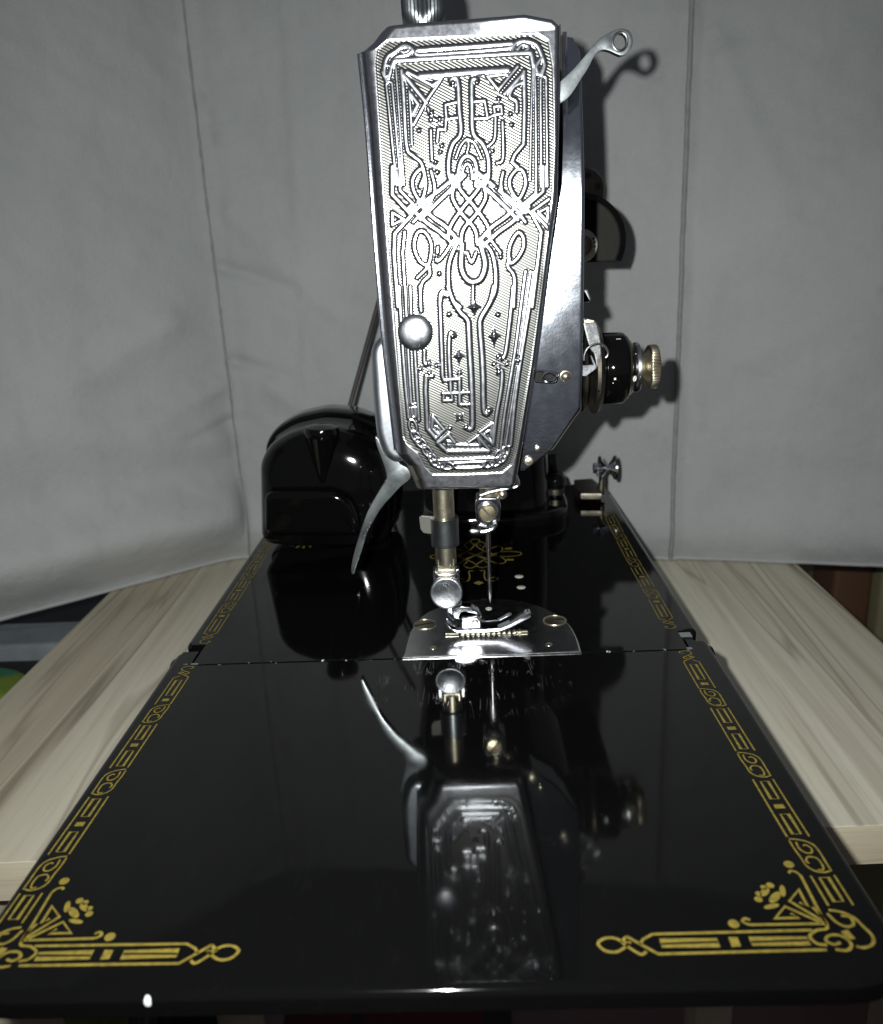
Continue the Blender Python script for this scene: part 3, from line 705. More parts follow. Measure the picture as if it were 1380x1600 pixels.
st(C, [(870, 1276), (540, 1280), (472, 1215), (552, 1150), (602, 1212), (552, 1205)], .062, .06, L0); st(C, [(552, 1228), (800, 1232), (782, 1160), (712, 1212)], .05, .055, L0); st(C, [(782, 1160), (872, 1270)], .05); st(C, [(905, 1225), (800, 1130), (888, 1066), (905, 1225)], .055, .055, L0); st(C, [(850, 1132), (882, 1112), (886, 1160)], .04, .05, L0)
st(C, [(490, 1350), (700, 1342), (940, 1330)], .05, .055); st(C, [(605, 1372), (720, 1366), (830, 1360)], .04); st(C, [(612, 1412), (720, 1410), (812, 1405)], .045); st(C, [(605, 1372), (592, 1394), (612, 1412)], .04); st(C, [(830, 1360), (840, 1382), (812, 1405)], .04)
def ring(fr, c, rx, ry, rot, w=.04):
    t = np.linspace(0, 2*np.pi, 17)[:-1]; st(fr, [(c[0]+rx*math.cos(a)*math.cos(rot)-ry*math.sin(a)*math.sin(rot), c[1]+rx*math.cos(a)*math.sin(rot)+ry*math.sin(a)*math.cos(rot)) for a in t], w, .05, True, True)
for c, ro in (((275, 1085), 1.3), ((300, 1165), .9), ((340, 1215), .7), ((388, 1280), .9), ((435, 1345), 1.0), ((475, 1378), .3), ((540, 1392), .1)): ring(C, c, 52, 28, ro)
for c, ro in (((868, 1376), -.2), ((925, 1365), -.4), ((975, 1330), -.9), ((1000, 1280), -1.2), ((955, 1300), -.8)): ring(C, c, 45, 26, ro)
def faceplate():
    NV, NU = 900, 330
    zs = np.linspace(min(p[1] for p in OUT)+.001, max(p[1] for p in OUT)-.001, NV)
    xl, xr = np.zeros(NV), np.zeros(NV)
    for i, z in enumerate(zs):
        xs = []
        for k in range(len(OUT)):
            a, b = OUT[k], OUT[(k+1) % len(OUT)]
            if (a[1] > z) != (b[1] > z): xs.append(a[0]+(b[0]-a[0])*(z-a[1])/(b[1]-a[1]))
        xl[i], xr[i] = min(xs), max(xs)
    u = np.linspace(0, 1, NU); u = .5-.5*np.cos(np.pi*u)*.35-.65*(.5-u)  # a few more columns near the edges
    X = xl[:, None]+(xr-xl)[:, None]*u[None]; Zv = np.repeat(zs[:, None], NU, 1)
    H = np.zeros_like(X)
    rows = lambda lo, hi: slice(*np.searchsorted(zs, [lo, hi]))
    for P, w, h in STROKES:
        for a, b in zip(P[:-1], P[1:]):
            s = rows(min(a[1], b[1])-w, max(a[1], b[1])+w)
            if s.stop <= s.start: continue
            d = seg_dist(X[s], Zv[s], a, b)[0]/w
            np.maximum(H[s], h*np.clip(1-d*d*d*d, 0, 1)**.75*np.clip(1-d*d*.35, 0, 1), out=H[s])
    for c, r in DOTS:
        s = rows(c[1]-r, c[1]+r); d = np.hypot(X[s]-c[0], Zv[s]-c[1])/r; np.maximum(H[s], .07*np.sqrt(np.clip(1-d*d, 0, 1)), out=H[s])
    for c, rx, rz, ro in STARS:
        s = rows(c[1]-.4, c[1]+.4); dx, dz = X[s]-c[0], Zv[s]-c[1]
        dx, dz = dx*math.cos(ro)-dz*math.sin(ro), dx*math.sin(ro)+dz*math.cos(ro)
        q = np.sqrt(np.abs(dx)/rx)+np.sqrt(np.abs(dz)/rz); np.maximum(H[s], .09*np.clip(1-q, 0, 1)**.6, out=H[s])
    pan = in_poly(X, Zv, PAN); dp = poly_dist(X, Zv, PAN)
    inp = np.clip(dp/.07, 0, 1)*pan; inp = inp*inp*(3-2*inp)
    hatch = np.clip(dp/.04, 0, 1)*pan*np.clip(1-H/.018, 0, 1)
    Yg = FY+.018*inp - H*np.clip(inp, .0, 1)
    dE = poly_dist(X, Zv, OUT)
    dl = X-xl[:, None]; dr = xr[:, None]-X; rl, rr, rt = .42, .16, .12
    rd = lambda d, r: r-np.sqrt(np.clip(r*r-np.clip(r-d, 0, r)**2, 0, None))
    Yg += np.maximum(np.maximum(rd(dl, rl), rd(dr, rr)), rd(dE, rt))
    Yg += -.020*(X-1.3)+.0016*(X-1.3)**2*0
    Yg = Yg+.03*((Zv-11)/6)**2
    sm = lambda a, b, v: (lambda t: t*t*(3-2*t))(np.clip((v-a)/(b-a), 0, 1))
    Yg -= .20*np.clip(Zv-17.05, 0, None)*sm(1.2, 3.0, X)   # top lip leans forward at its right end
    # skirt: carry the border straight back
    back = 25.92
    P = np.stack([X, Yg, Zv], -1)
    def padc(P, a):
        L = P[:, :1].copy(); L[..., 1] = back; R = P[:, -1:].copy(); R[..., 1] = back
        P = np.concatenate([L, P[:, :1], P, P[:, -1:], R], 1)
        T = P[:1].copy(); T[..., 1] = back; Bm = P[-1:].copy(); Bm[..., 1] = back
        P = np.concatenate([T, P[:1], P, P[-1:], Bm], 0)
        a = np.pad(a, ((2, 2), (2, 2))); return P, a
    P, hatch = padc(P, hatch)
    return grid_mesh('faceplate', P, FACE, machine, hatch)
fp = faceplate()
g = G(); g.add(*tube(smooth_path([(*XZ(px, py),)[:1]+(FY+.30,)+(XZ(px, py)[1],) for px, py in ((559, 80), (571, 200), (586, 400), (597, 531), (606, 610), (617, 706))], 6), .055, 12)); g.build('edge_glint_bead', CHROME, fp)  # added bead, put there to catch the flash as a bright edge line
k = Y(649, 519, FY)
g = G(); g.add(*lathe((k[0], FY+.1, k[2]), (0, -1, 0), [(.40, 0), (.50, .02), (.505, .16), (.49, .19), (.45, .22), (.36, .25), (.25, .272), (.12, .285), (0, .288)], 96, {1, 2}, .03)); g.build('thumbscrew', BRUSHED, fp)

# black casting behind the faceplate and the arm
cast = [(590, 60), (880, 50), (904, 60), (906, 640), (880, 690), (830, 735), (640, 742), (612, 700)]
cast = [tuple(XZ(*p, 25.2)) for p in cast]
mesh('head_casting', *slab(rounded(cast, .5, 4), 30.5, 25.9, .10, 'y', 3), BLACK, machine)
g = G(); g.add(*slab(rounded(rect(.4, 4.2, 11.0, 16.6), 1.0, 6), 43.5, 30.3, .1, 'y', 2)); g.build('arm', BLACK, machine)
def loft(rings):
    V, F = [], []; n = len(rings[0])
    for r in rings: V += list(r)
    for k in range(len(rings)-1):
        for i in range(n): j = (i+1) % n; F.append((k*n+i, k*n+j, (k+1)*n+j, (k+1)*n+i))
    F.append(tuple(range(n))[::-1]); F.append(tuple((len(rings)-1)*n+i for i in range(n))); return V, F
def rr(x0, x1, y0, y1, z, r, n=8): return [(p[0], p[1], z) for p in rounded(rect(x0, x1, y0, y1), r, n)]
mesh('pillar', *loft([rr(-.5, 4.95, 35.9, 41.6, .5, 1.9), rr(-.45, 4.9, 36.0, 41.6, 1.2, 1.9), rr(-.1, 4.75, 36.3, 41.8, 5, 1.8), rr(.2, 4.5, 35.6, 42.2, 9, 1.6), rr(.3, 4.3, 34.6, 43, 11.4, 1.4)]), BLACK, machine)
mesh('pillar_base', *slab(rounded(rect(-1.2, 5.75, 35.2, 42.1), 2.3, 10), .008, .62, .28, 'z', 5), BLACK, machine)

# chrome thread plate on the operator's side
def thread_plate():
    yb = 24.8
    Lf = [(878, 45), (879, 110), (881, 200), (878, 290), (868, 360), (852, 450), (836, 560), (826, 640), (815, 720), (813, 735)]
    Rt = [(890, 43), (911, 70), (912, 200), (913, 290), (913, 360), (913, 450), (912, 560), (909, 640), (860, 705), (822, 736)]
    Rt = [(902, 50), (911, 72), (912, 200), (913, 290), (913, 360), (913, 450), (912, 560), (909, 640), (866, 702), (822, 736)]
    Lp = np.array([XZ(*p, yb) for p in Lf]); Rp = np.array([XZ(*p, yb) for p in Rt])
    # sample finely in height
    tl = np.array([p[1] for p in Lf], float); n = 220; ts = np.linspace(45, 735, n)
    Lx, Lz = np.interp(ts, tl, Lp[:, 0]), np.interp(ts, tl, Lp[:, 1])
    tr = np.array([50, 72, 200, 290, 360, 450, 560, 640, 702, 736], float); Rx = np.interp(ts, tr, Rp[:, 0]); Rz = np.interp(ts, tr, Rp[:, 1])
    m = 40; u = np.linspace(0, 1, m)
    X = Lx[:, None]+(Rx-Lx)[:, None]*u; Zv = Lz[:, None]+(Rz-Lz)[:, None]*u
    up = np.clip((Zv-8.5)/6, -.4, 1.3)                      # the upper half turns, the lower half lies flat
    xr_ = X.max()
    bulge = np.clip(up, 0, 1)
    Yg = yb + .20*bulge*(xr_-X) - .16*(xr_-X)*bulge**2 + .30*np.clip((Zv-12.5)/5, 0, 1)**2
    zz_ = np.linspace(3, 20, 1701); t_ = 13.1-zz_
    slope = np.where(t_ < 0, -.085*t_, -.125*np.clip(t_, 0, None)*np.exp(-(t_/1.35)**1.4))
    hgt = np.cumsum(slope)*.01; hgt -= np.interp(7.0, zz_, hgt)
    tt = np.clip((Zv-8.2)/4.0, 0, 1); tt = tt*tt*(3-2*tt)
    Yg = yb + .15*tt*(X.max()-X) + np.interp(Zv, zz_, hgt) - (hgt.min() if False else 0)
    r = .10; dr = (Rx[:, None]-X); Yg += r-np.sqrt(np.clip(r*r-np.clip(r-dr, 0, r)**2, 0, None))
    P = np.stack([X, Yg, Zv], -1)
    R2 = P[:, -1:].copy(); R2[..., 1] = yb+1.0
    T = np.concatenate([P, P[:, -1:], R2], 1); B0 = T[-1:].copy(); B0[..., 1] = yb+.35
    T = np.concatenate([T, T[-1:], B0], 0)
    return grid_mesh('thread_plate', T, PLATE, machine)
tp = thread_plate()
g = G(); g.add(*tube([Y(882, 50, 24.9), Y(884, 240, 24.95)], .07, 8)); g.build('plate_rib', CHROME, tp)
for (px, py, r) in ((826, 720, .15), (840, 700, .09)):
    c = Y(px, py, 24.8); g = G(); g.add(*lathe((c[0], 24.86, c[2]), (0, -1, 0), [(r, 0), (r, .09), (r*.8, .13), (0, .15)], 24)); g.build('plate_screw', NICKEL, tp)
c = Y(884, 588, 24.8); g = G(); g.add(*lathe((c[0], 24.86, c[2]), (0, -1, 0), [(.17, 0), (.17, .06), (.14, .07), (.13, .12), (.09, .16), (0, .18)], 24)); g.build('guide_rivet', NICKEL, tp)
c0, c1 = Y(842, 588, 24.8), Y(864, 589, 24.8)
g = G(); V = []; L = [(c0[0]+.03*0, c0[2]), (c1[0], c1[2])]
ol = []
for i in range(20):
    a = math.pi/2+math.pi*i/19; ol.append((c0[0]+.0+.17*math.cos(a), c0[2]+.17*math.sin(a)))
for i in range(20):
    a = -math.pi/2+math.pi*i/19; ol.append((c1[0]+.12*math.cos(a), c1[2]+.15*math.sin(a)))
g.add(*slab(ol, 24.86, 24.77, .004, 'y', 1)); g.build('guide_slot', SATIN, tp, False)
g = G(); g.add(*tube(smooth_path([(p[0]*1.0, 24.74, p[1]) for p in ol[::5]], 4, True), .04, 8, True)); g.build('guide_rim', CHROME, tp)
g = G(); pts = [Y(x, y, 24.70) for x, y in ((846, 592), (852, 584), (860, 582), (868, 587), (866, 593), (857, 595), (850, 590))]; g.add(*tube(smooth_path(pts, 6), .05, 8)); g.build('thread_guide', CHROME, tp)

# brass edge showing in the slot beside the faceplate
g = G(); g.add(*tube([Y(873.5, 38, 24.3), Y(874, 62, 24.3), Y(875, 110, 24.3)], .045, 8)); g.build('brass_edge', BRASS, machine)

# take-up lever
def zoomY(scale, ox, oy, y): return lambda x, yy: tuple(XZ(ox+x/scale, oy+yy/scale, y))
tz = zoomY(6.273, 840, 20, 24.4)
TU = [(150, 800), (180, 720), (330, 575), (450, 440), (560, 305), (650, 232), (760, 178), (840, 166), (900, 200), (927, 280), (908, 360), (862, 412), (810, 427), (762, 410), (700, 382), (640, 371), (592, 390), (542, 450), (492, 550), (420, 660), (330, 800), (260, 866), (190, 890)]
def plate_with_hole(name, outer, hc, hr, y0, y1, m, parent, r=.03, raw=False):
    outer = [np.array(p) for p in smooth_path(outer if raw else [tz(*p) for p in outer], 3, True)]
    bm = bmesh.new(); vo = [bm.verts.new((p[0]*S, y0*S, p[1]*S)) for p in outer]
    if hc is not None: c = np.array(tz(*hc))
    vi = [] if hc is None else [bm.verts.new(((c[0]+hr[0]*math.cos(t))*S, y0*S, (c[1]+hr[1]*math.sin(t))*S)) for t in np.linspace(0, 2*np.pi, 29)[:-1]]
    es = [bm.edges.new((L[i], L[(i+1) % len(L)])) for L in (vo, vi) if L for i in range(len(L))]
    bmesh.ops.triangle_fill(bm, edges=es, use_beauty=True)
    bmesh.ops.recalc_face_normals(bm, faces=bm.faces)
    ext_ = bmesh.ops.extrude_face_region(bm, geom=bm.faces[:])
    bmesh.ops.translate(bm, verts=[v for v in ext_['geom'] if isinstance(v, bmesh.types.BMVert)], vec=(0, (y1-y0)*S, 0))
    bmesh.ops.recalc_face_normals(bm, faces=bm.faces)
    ed = [e for e in bm.edges if len(e.link_faces) == 2 and e.calc_face_angle(0) > .7]
    bmesh.ops.bevel(bm, geom=ed, offset=r*S, segments=3, affect='EDGES', profile=.5, clamp_overlap=True)
    me = bpy.data.meshes.new(name); bm.to_mesh(me); bm.free(); return link(name, me, m, parent, True, 50)
tu = plate_with_hole('take_up_lever', TU, (800, 292), (.175, .20), 24.28, 24.52, CAST, machine)
c = tz(800, 292); g = G(); g.add(*tube([(c[0]+.19*math.cos(t), 24.27, c[1]+.215*math.sin(t)) for t in np.linspace(0, 2*np.pi, 25)[:-1]], .035, 8, True)); g.build('thread_eye', STEEL, tu)

# presser lever and its chrome cover on the left
lz = zoomY(4.3125, 380, 600, 25.3)
LV = [(892, 355), (905, 430), (940, 520), (968, 630), (930, 700), (872, 800), (830, 882), (790, 1000), (750, 1130), (731, 1220), (728, 1262), (738, 1282), (752, 1270), (765, 1225), (800, 1120), (838, 1000), (888, 905), (935, 830), (1005, 752), (1060, 692), (1128, 632), (1110, 570), (1060, 540), (1020, 480), (990, 430), (940, 400)]
pl = [np.array(lz(*p)) for p in LV]
plate_with_hole('presser_lever', [tuple(p) for p in pl], None, None, 25.3, 25.62, CAST, machine, .055, raw=True)
lv = zoomY(2.654, 540, 380, 25.0)
LC = [(104, 455), (112, 425), (132, 398), (170, 380), (240, 400), (260, 900), (200, 912), (160, 880), (128, 800), (112, 620)]
mesh('lever_cover', *slab(rounded([lv(*p) for p in LC], .34, 5), 27.6, 24.9, .24, 'y', 6), COVER, machine)

# presser bar, clamp, foot screw, foot
XB = .27; YB = 25.0
zt = 5.6; zc = Y(695, 852, YB-.37)[2]
g = G(); g.add(*lathe((XB, YB, Y(700, 886, YB-.4)[2]), (0, 0, 1), [(.30, -.02), (.335, .0), (.335, zt-2.2), (.335, zt+.6)], 40)); g.build('presser_bar', NICKEL, machine)
pz = lambda px, py, y=24.6: Y(px, py, y)[2]
g = G(); g.add(*box((XB, YB, (pz(697, 884)+pz(700, 925))/2), (.52, .5, pz(697, 884)-pz(700, 925)+.3))); g.build('bar_foot', NICKEL, machine, False)
def clamp():                                  # a bent sheet clip round the bar with a wing to the left
    th = .05; path = []
    for a in np.linspace(-20, 250, 22): path.append((XB+.40*math.cos(math.radians(-a+70)), YB+.40*math.sin(math.radians(-a+70))))
    z0, z1 = Y(690, 857, 24.6)[2], Y(690, 814, 24.6)[2]
    g = G()
    V, F = [], []
    for p in path:
        n = np.array([p[0]-XB, p[1]-YB]); n /= np.linalg.norm(n)
        for q, zz in ((0, z0), (1, z0), (1, z1), (0, z1)): V.append((p[0]+n[0]*q*th, p[1]+n[1]*q*th, zz))
    for k in range(len(path)-1):
        for i in range(4): j = (i+1) % 4; F.append((4*k+i, 4*k+j, 4*k+4+j, 4*k+4+i))
    F += [(0, 1, 2, 3), tuple(4*(len(path)-1)+i for i in range(4))]
    g.add(V, F); o = g.build('presser_clamp', CAST, machine, True, 30)
    w = [tuple(XZ(px, py, 24.9)) for px, py in ((655, 809), (659, 806), (684, 808), (684, 836), (662, 833), (657, 827))]
    mesh('clamp_wing', *slab(w, 25.0, 24.9, .02, 'y', 2), IVORY, o)
clamp()
SX, SY = Y(698, 932, 24.2)[[0, 2]]
g = G()
for sx in (-1, 1): g.add(*box((XB+sx*.38, 24.75, pz(697, 905)), (.07, .5, .62)))
g.add(*box((XB, 24.98, pz(697, 905)), (.8, .10, .62))); g.add(*tube([(XB-.40, 24.55, pz(680, 893)), (XB-.25, 24.55, pz(690, 897)), (XB+.25, 24.55, pz(700, 897)), (XB+.40, 24.55, pz(722, 890))], .05, 8)); g.build('foot_bracket', CHROME, machine, True, 30)
g = G(); g.add(*lathe((SX, 24.75, SY), (-.02, -1, .12), [(.40, 0), (.50, .06), (.515, .10), (.515, .40), (.505, .43), (.48, .445), (.45, .442), (.38, .425), (.3, .408), (.2, .394), (.1, .386), (0, .384)], 104, {1, 2, 3}, .035)); g.build('foot_screw', BRUSHED, machine)
fz = zoomY(6.9, 660, 870, 24.25)
SOLE_T = [(262, 690), (325, 765), (420, 785), (600, 782), (820, 770), (940, 720), (1080, 632), (1140, 592)]
SOLE_B = [(1176, 612), (1168, 655), (960, 762), (842, 805), (620, 822), (430, 826), (360, 815), (290, 770), (246, 708)]
sole = [np.array(fz(*p)) for p in SOLE_T+SOLE_B]
dzf = .06-min(p[1] for p in sole)
sole = [p+np.array([0, 0]) for p in sole]
foot = mesh('presser_foot', *slab(rounded(sole, .05, 3), 24.55, 24.22, .03, 'y', 3, .03), CHROME, machine)
fz2 = zoomY(6.9, 660, 870, 25.0)
t2 = [np.array(fz2(*p)) for p in [(560, 660), (680, 690), (820, 680), (900, 635), (950, 612), (968, 632), (840, 700), (700, 715), (560, 700)]]
mesh('toe', *slab(rounded(t2, .03, 3), 25.12, 25.0, .03, 'y', 2), CHROME, foot)
hb = [np.array(fz(*p)) for p in [(422, 662), (600, 655), (632, 680), (632, 760), (422, 765)]]
hbk = mesh('hinge_block', *slab(rounded(hb, .04, 3), 24.72, 24.16, .03, 'y', 3), STEEL, foot)
hp = fz(570, 697); g = G(); g.add(*lathe((hp[0], 24.18, hp[1]), (0, -1, 0), [(.10, 0), (.10, .05), (.08, .07), (0, .07)], 18)); g.build('hinge_pin', NICKEL, hbk)
sh = [np.array(fz(*p)) for p in [(310, 600), (420, 560), (540, 572), (612, 620), (652, 700), (560, 660), (430, 640), (400, 720), (330, 690)]]
mesh('shank', *slab(rounded(sh, .08, 3), 24.75, 24.45, .05, 'y', 3), CHROME, foot)
sh = [np.array(fz(*p)) for p in [(250, 560), (430, 560), (430, 640), (400, 720), (330, 770), (262, 690)]]
mesh('shank', *slab(rounded(sh, .08, 3), 24.95, 24.70, .05, 'y', 3), CHROME, foot)

# needle bar, clamp, needle
NXB = Y(766, 800, 24.8)[0]; NY = 24.85
zc_ = Y(762, 802, 24.4)[2]
g = G(); g.add(*lathe((NXB-.02, NY, zc_+.2), (0, 0, 1), [(.30, 0), (.30, 2.2)], 32)); g.build('needle_bar', NICKEL, machine)
cl = [tuple(XZ(px, py, 24.55)) for px, py in ((742, 784), (747, 776), (779, 776), (783, 790), (781, 815), (772, 826), (752, 826), (744, 815))]
nc = mesh('needle_clamp', *slab(rounded(cl, .1, 4), 25.15, 24.52, .08, 'y', 4), CHROME, machine)
c = Y(762, 802, 24.4)
g = G(); g.add(*lathe((c[0], 24.56, c[2]), (0, -1, 0), [(.33, 0), (.335, .10), (.315, .15), (.285, .16), (.27, .13)], 40)); g.build('screw_collar', CHROME, nc)
g = G(); g.add(*lathe((c[0], 24.56, c[2]), (0, -1, 0), [(.265, 0), (.265, .12), (.24, .155), (.1, .17), (0, .172)], 32)); cs = g.build('clamp_screw', BRASS, nc)
a = -.9; g = G(); V, F = box((0, 0, 0), (.5, .02, .06)); g.add([(c[0]+v[0]*math.cos(a)-v[2]*math.sin(a), 24.385+v[1], c[2]+v[0]*math.sin(a)+v[2]*math.cos(a)) for v in V], F); g.build('slot', DARKINK, cs, False)
g = G()
p = [Y(x, y, 24.45) for x, y in ((750, 827), (749, 822), (752, 820), (760, 822))]; g.add(*tube(smooth_path(p, 5), .05, 8))
p = [Y(x, y, 24.4) for x, y in ((752, 831), (760, 830), (770, 826), (774, 821), (773, 818))]; g.add(*tube(smooth_path(p, 5), .065, 8)); g.build('needle_guide', STEEL, nc)
p = [Y(x, y, 24.35) for x, y in ((807, 745), (810, 752), (808, 760), (790, 764), (770, 768), (757, 772), (750, 774), (747, 770))]
g = G(); g.add(*tube(smooth_path(p, 6), .045, 8)); g.build('thread_wire', STEEL, machine)
for px, py, r in ((785, 773, .15), (806, 746, .08)):
    c = Y(px, py, 24.6); g = G(); g.add(*lathe((c[0], 24.7, c[2]), (0, -1, 0), [(r, 0), (r, .1), (r*.6, .16), (0, .18)], 18)); g.build('wire_screw', NICKEL, machine)
n0, n1 = Y(762.5, 826, NY), Y(766, 942, NY)
pts = [n0+(n1-n0)*t for t in (0, .25, .30, .8, .86, .93, 1)]
g = G(); g.add(*tube(pts, [.085, .082, .062, .058, .07, .045, .006], 14)); g.build('needle', STEEL, machine)

# thread tension unit: discs, dial, nut on an axis running to the right
TY = 26.45
def tx_(px, py=578): return Y(px, py, TY)[0]
tzc = Y(945, 576, TY)[2]; TO = (0, TY, tzc); AX = (1, 0, 0)
pr = lambda L: [(r, tx_(px)) for px, r in L]
ppc = FPX/(np.dot(np.array([5.5, TY, tzc])-CAM, c_f))   # pixels per cm there
R = lambda p: p/ppc
def tl(name, prof, m, n=48, kn=None, kd=.03, parent=machine):
    g = G(); g.add(*lathe(TO, AX, prof, n, kn, kd)); return g.build(name, m, parent)
tl('tension_stem', pr([(895, R(18)), (1012, R(18))]), STEEL)
tl('tension_disc', pr([(901, R(30)), (903, R(56)), (906, R(63)), (909, R(65)), (912, R(62)), (914, R(50)), (916, R(30))]), DARKM)
tl('tension_disc', pr([(917, R(34)), (920, R(58)), (924, R(68)), (929, R(70)), (934, R(66)), (938, R(56)), (940, R(30))]), DARKM)
dial = tl('tension_dial', pr([(938, R(40)), (940, R(53.5)), (942, R(55)), (970, R(55)), (973, R(54)), (977, R(49)), (988, R(38)), (990, R(34))]), BLACK, 56)
tl('wear_ring', pr([(977.2, R(49.6)), (978.6, R(49.0))]), BRASS, 56, None, 0, dial)
tl('tension_washer', pr([(988.5, R(26)), (989, R(37)), (991, R(38.5)), (996, R(38.5)), (998, R(36)), (998.5, R(20))]), STEEL)
tl('tension_nut', pr([(998, R(23)), (1003, R(20)), (1007, R(23)), (1011, R(31)), (1013, R(33.5)), (1015, R(34)), (1024, R(34)), (1026, R(32.5)), (1026.5, R(26)), (1022, R(14)), (1021, 0)]), NICKEL, 88, {4, 5, 6, 7}, .05)
# printed tick and zero on the dial
def dial_pt(px, ang, r): return np.array([tx_(px), TY-r*math.cos(ang), tzc+r*math.sin(ang)])
g = G()
for a0, a1, p0, p1 in ((1.02, 1.05, 957, 964), (-.18, -.12, 950, 953), (.62, .64, 985, 987)):
    V = []
    for a in (a0, a1):
        for p in (p0, p1): V.append(dial_pt(p, a, R(55.6 if p < 972 else 42.5)))
    g.add(V, [(0, 1, 3, 2)])
zr = [dial_pt(984.0+2.0*math.cos(t), -.27+.085*math.sin(t), R(42.8-1.9*math.cos(t))) for t in np.linspace(0, 2*np.pi, 17)[:-1]]
g.add(*tube(zr, .025, 6, True)); g.build('dial_figures', INK, dial, False)
# check-spring arm, hook and wire
tzm = zoomY(5.308, 800, 450, 25.0)
arm = [tzm(*p) for p in [(595, 270), (640, 262), (700, 278), (728, 340), (750, 480), (752, 660), (738, 860), (722, 870), (712, 700), (690, 560), (660, 520), (628, 430)]]
mesh('check_spring_arm', *slab(smooth_path(arm, 3, True), 25.35, 25.15, .03, 'y', 2), STEEL, machine)
hk = [tzm(*p) for p in [(583, 640), (640, 638), (636, 545), (662, 590), (702, 652), (688, 672), (612, 730), (583, 728)]]
hk = [tzm(*p) for p in [(583, 640), (672, 634), (648, 560), (662, 560), (704, 652), (690, 676), (612, 732), (583, 728)]]
mesh('thread_hook', *slab(hk, 25.05, 24.95, .015, 'y', 2), BRUSHED, machine, False)
wr = [Y(800+x/5.308, 450+y/5.308, 24.98) for x, y in [(600, 600), (602, 560), (625, 505), (670, 472), (720, 462), (770, 485), (797, 530), (795, 560), (778, 580)]]
g = G(); g.add(*tube(smooth_path(wr, 5), .035, 8)); g.build('check_spring', STEEL, machine)
tb = [tzm(*p) for p in [(595, 268), (632, 255), (690, 268), (690, 290), (640, 296), (598, 292)]]
mesh('arm_tab', *slab(tb, 25.16, 25.08, .02, 'y', 1), NICKEL, machine)
hk2 = [tzm(*p) for p in [(580, 20), (640, 15), (672, 100), (655, 130), (590, 128), (590, 112), (640, 104), (606, 40), (580, 40)]]
mesh('thread_hook', *slab(hk2, 25.6, 25.3, .03, 'y', 2), STEEL, machine)

# pressure knob on top of the head
c = Y(661, 26, 25.0)
kp = [(.44, -.7), (.50, -.62), (.545, -.55), (.58, -.2), (.585, .1), (.56, .45), (.5, .62), (.42, .7)]
g = G(); g.add(*lathe((Y(661, 8, 25.0)[0], 25.0, Y(661, 8, 25.0)[2]), (0, 0, 1), kp, 72, {2, 3, 4, 5}, .05)); g.build('pressure_knob', CAST, machine)

# lamp shade, its switch ring, balance wheel
SHY = 33.0
sc_ = Y(906, 378, SHY); k_ = FPX/np.dot(sc_-CAM, c_f)
ol = []
for a in np.linspace(118, -27, 40): ol.append((sc_[0]+72/k_*math.cos(math.radians(a)), sc_[2]+72/k_*math.sin(math.radians(a))))
ol.append((sc_[0]-30/k_, sc_[2]-30/k_))
shade = mesh('lamp_shade', *slab(ol, 38.5, SHY+.35, .06, 'y', 3), SATIN, machine)
rim = [np.array(p) for p in ol[:-1]]; g = G()
V, F = [], []
for p in rim:
    d = np.array([sc_[0], sc_[2]])-p; d /= np.linalg.norm(d)
    for q, y in ((0, SHY+.5), (0, SHY), (8.5/k_, SHY), (8.5/k_, SHY+.5)): V.append((p[0]+d[0]*q, y, p[1]+d[1]*q))
for k in range(len(rim)-1):
    for i in range(4): j = (i+1) % 4; F.append((4*k+i, 4*k+j, 4*k+4+j, 4*k+4+i))
F += [(3, 2, 1, 0), tuple(4*(len(rim)-1)+i for i in range(4))]
g.add(V, F); g.build('shade_rim', BLACK, shade, True, 40)
cc = Y(908, 384, SHY-.2)
g = G(); g.add(*lathe((cc[0], SHY+.4, cc[2]), (0, -1, 0), [(.60, 0), (.60, .75), (.57, .8), (.40, .82), (.39, .5)], 40)); ringo = g.build('switch_ring', CREAM, shade)
g = G()
for a in (-.1, .22, .5):
    V, F = box((0, 0, 0), (.10, .02, .05)); rr_ = .49
    g.add([(cc[0]+rr_*math.cos(a)+v[0]*math.cos(a)-v[2]*math.sin(a), SHY-.43+v[1], cc[2]+rr_*math.sin(a)+v[0]*math.sin(a)+v[2]*math.cos(a)) for v in V], F)
g.build('ring_marks', DARKINK, ringo, False)
wc = Y(914, 297, 42.0)
g = G(); g.add(*lathe((wc[0], 42.9, wc[2]), (0, -1, 0), [(1.0, 0), (1.04, .1), (1.04, .5), (.98, .58), (.5, .6), (.3, .7), (0, .7)], 40)); wh = g.build('bobbin_disc', DARKM, machine)
for a in np.linspace(0, 2*np.pi, 7)[:-1]+.25:
    g = G(); g.add(*lathe((wc[0]+.68*math.cos(a), 42.33, wc[2]+.68*math.sin(a)), (0, -1, 0), [(.16, 0), (.16, .03)], 14)); g.build('hole', DARKINK, wh)
g = G(); g.add(*lathe((2.3, 43.4, 13.8), (0, 1, 0), [(2.4, 0), (3.2, .1), (3.3, .3), (3.3, 1.1), (3.1, 1.3), (1, 1.3)], 56)); g.build('balance_wheel', BLACK, machine)

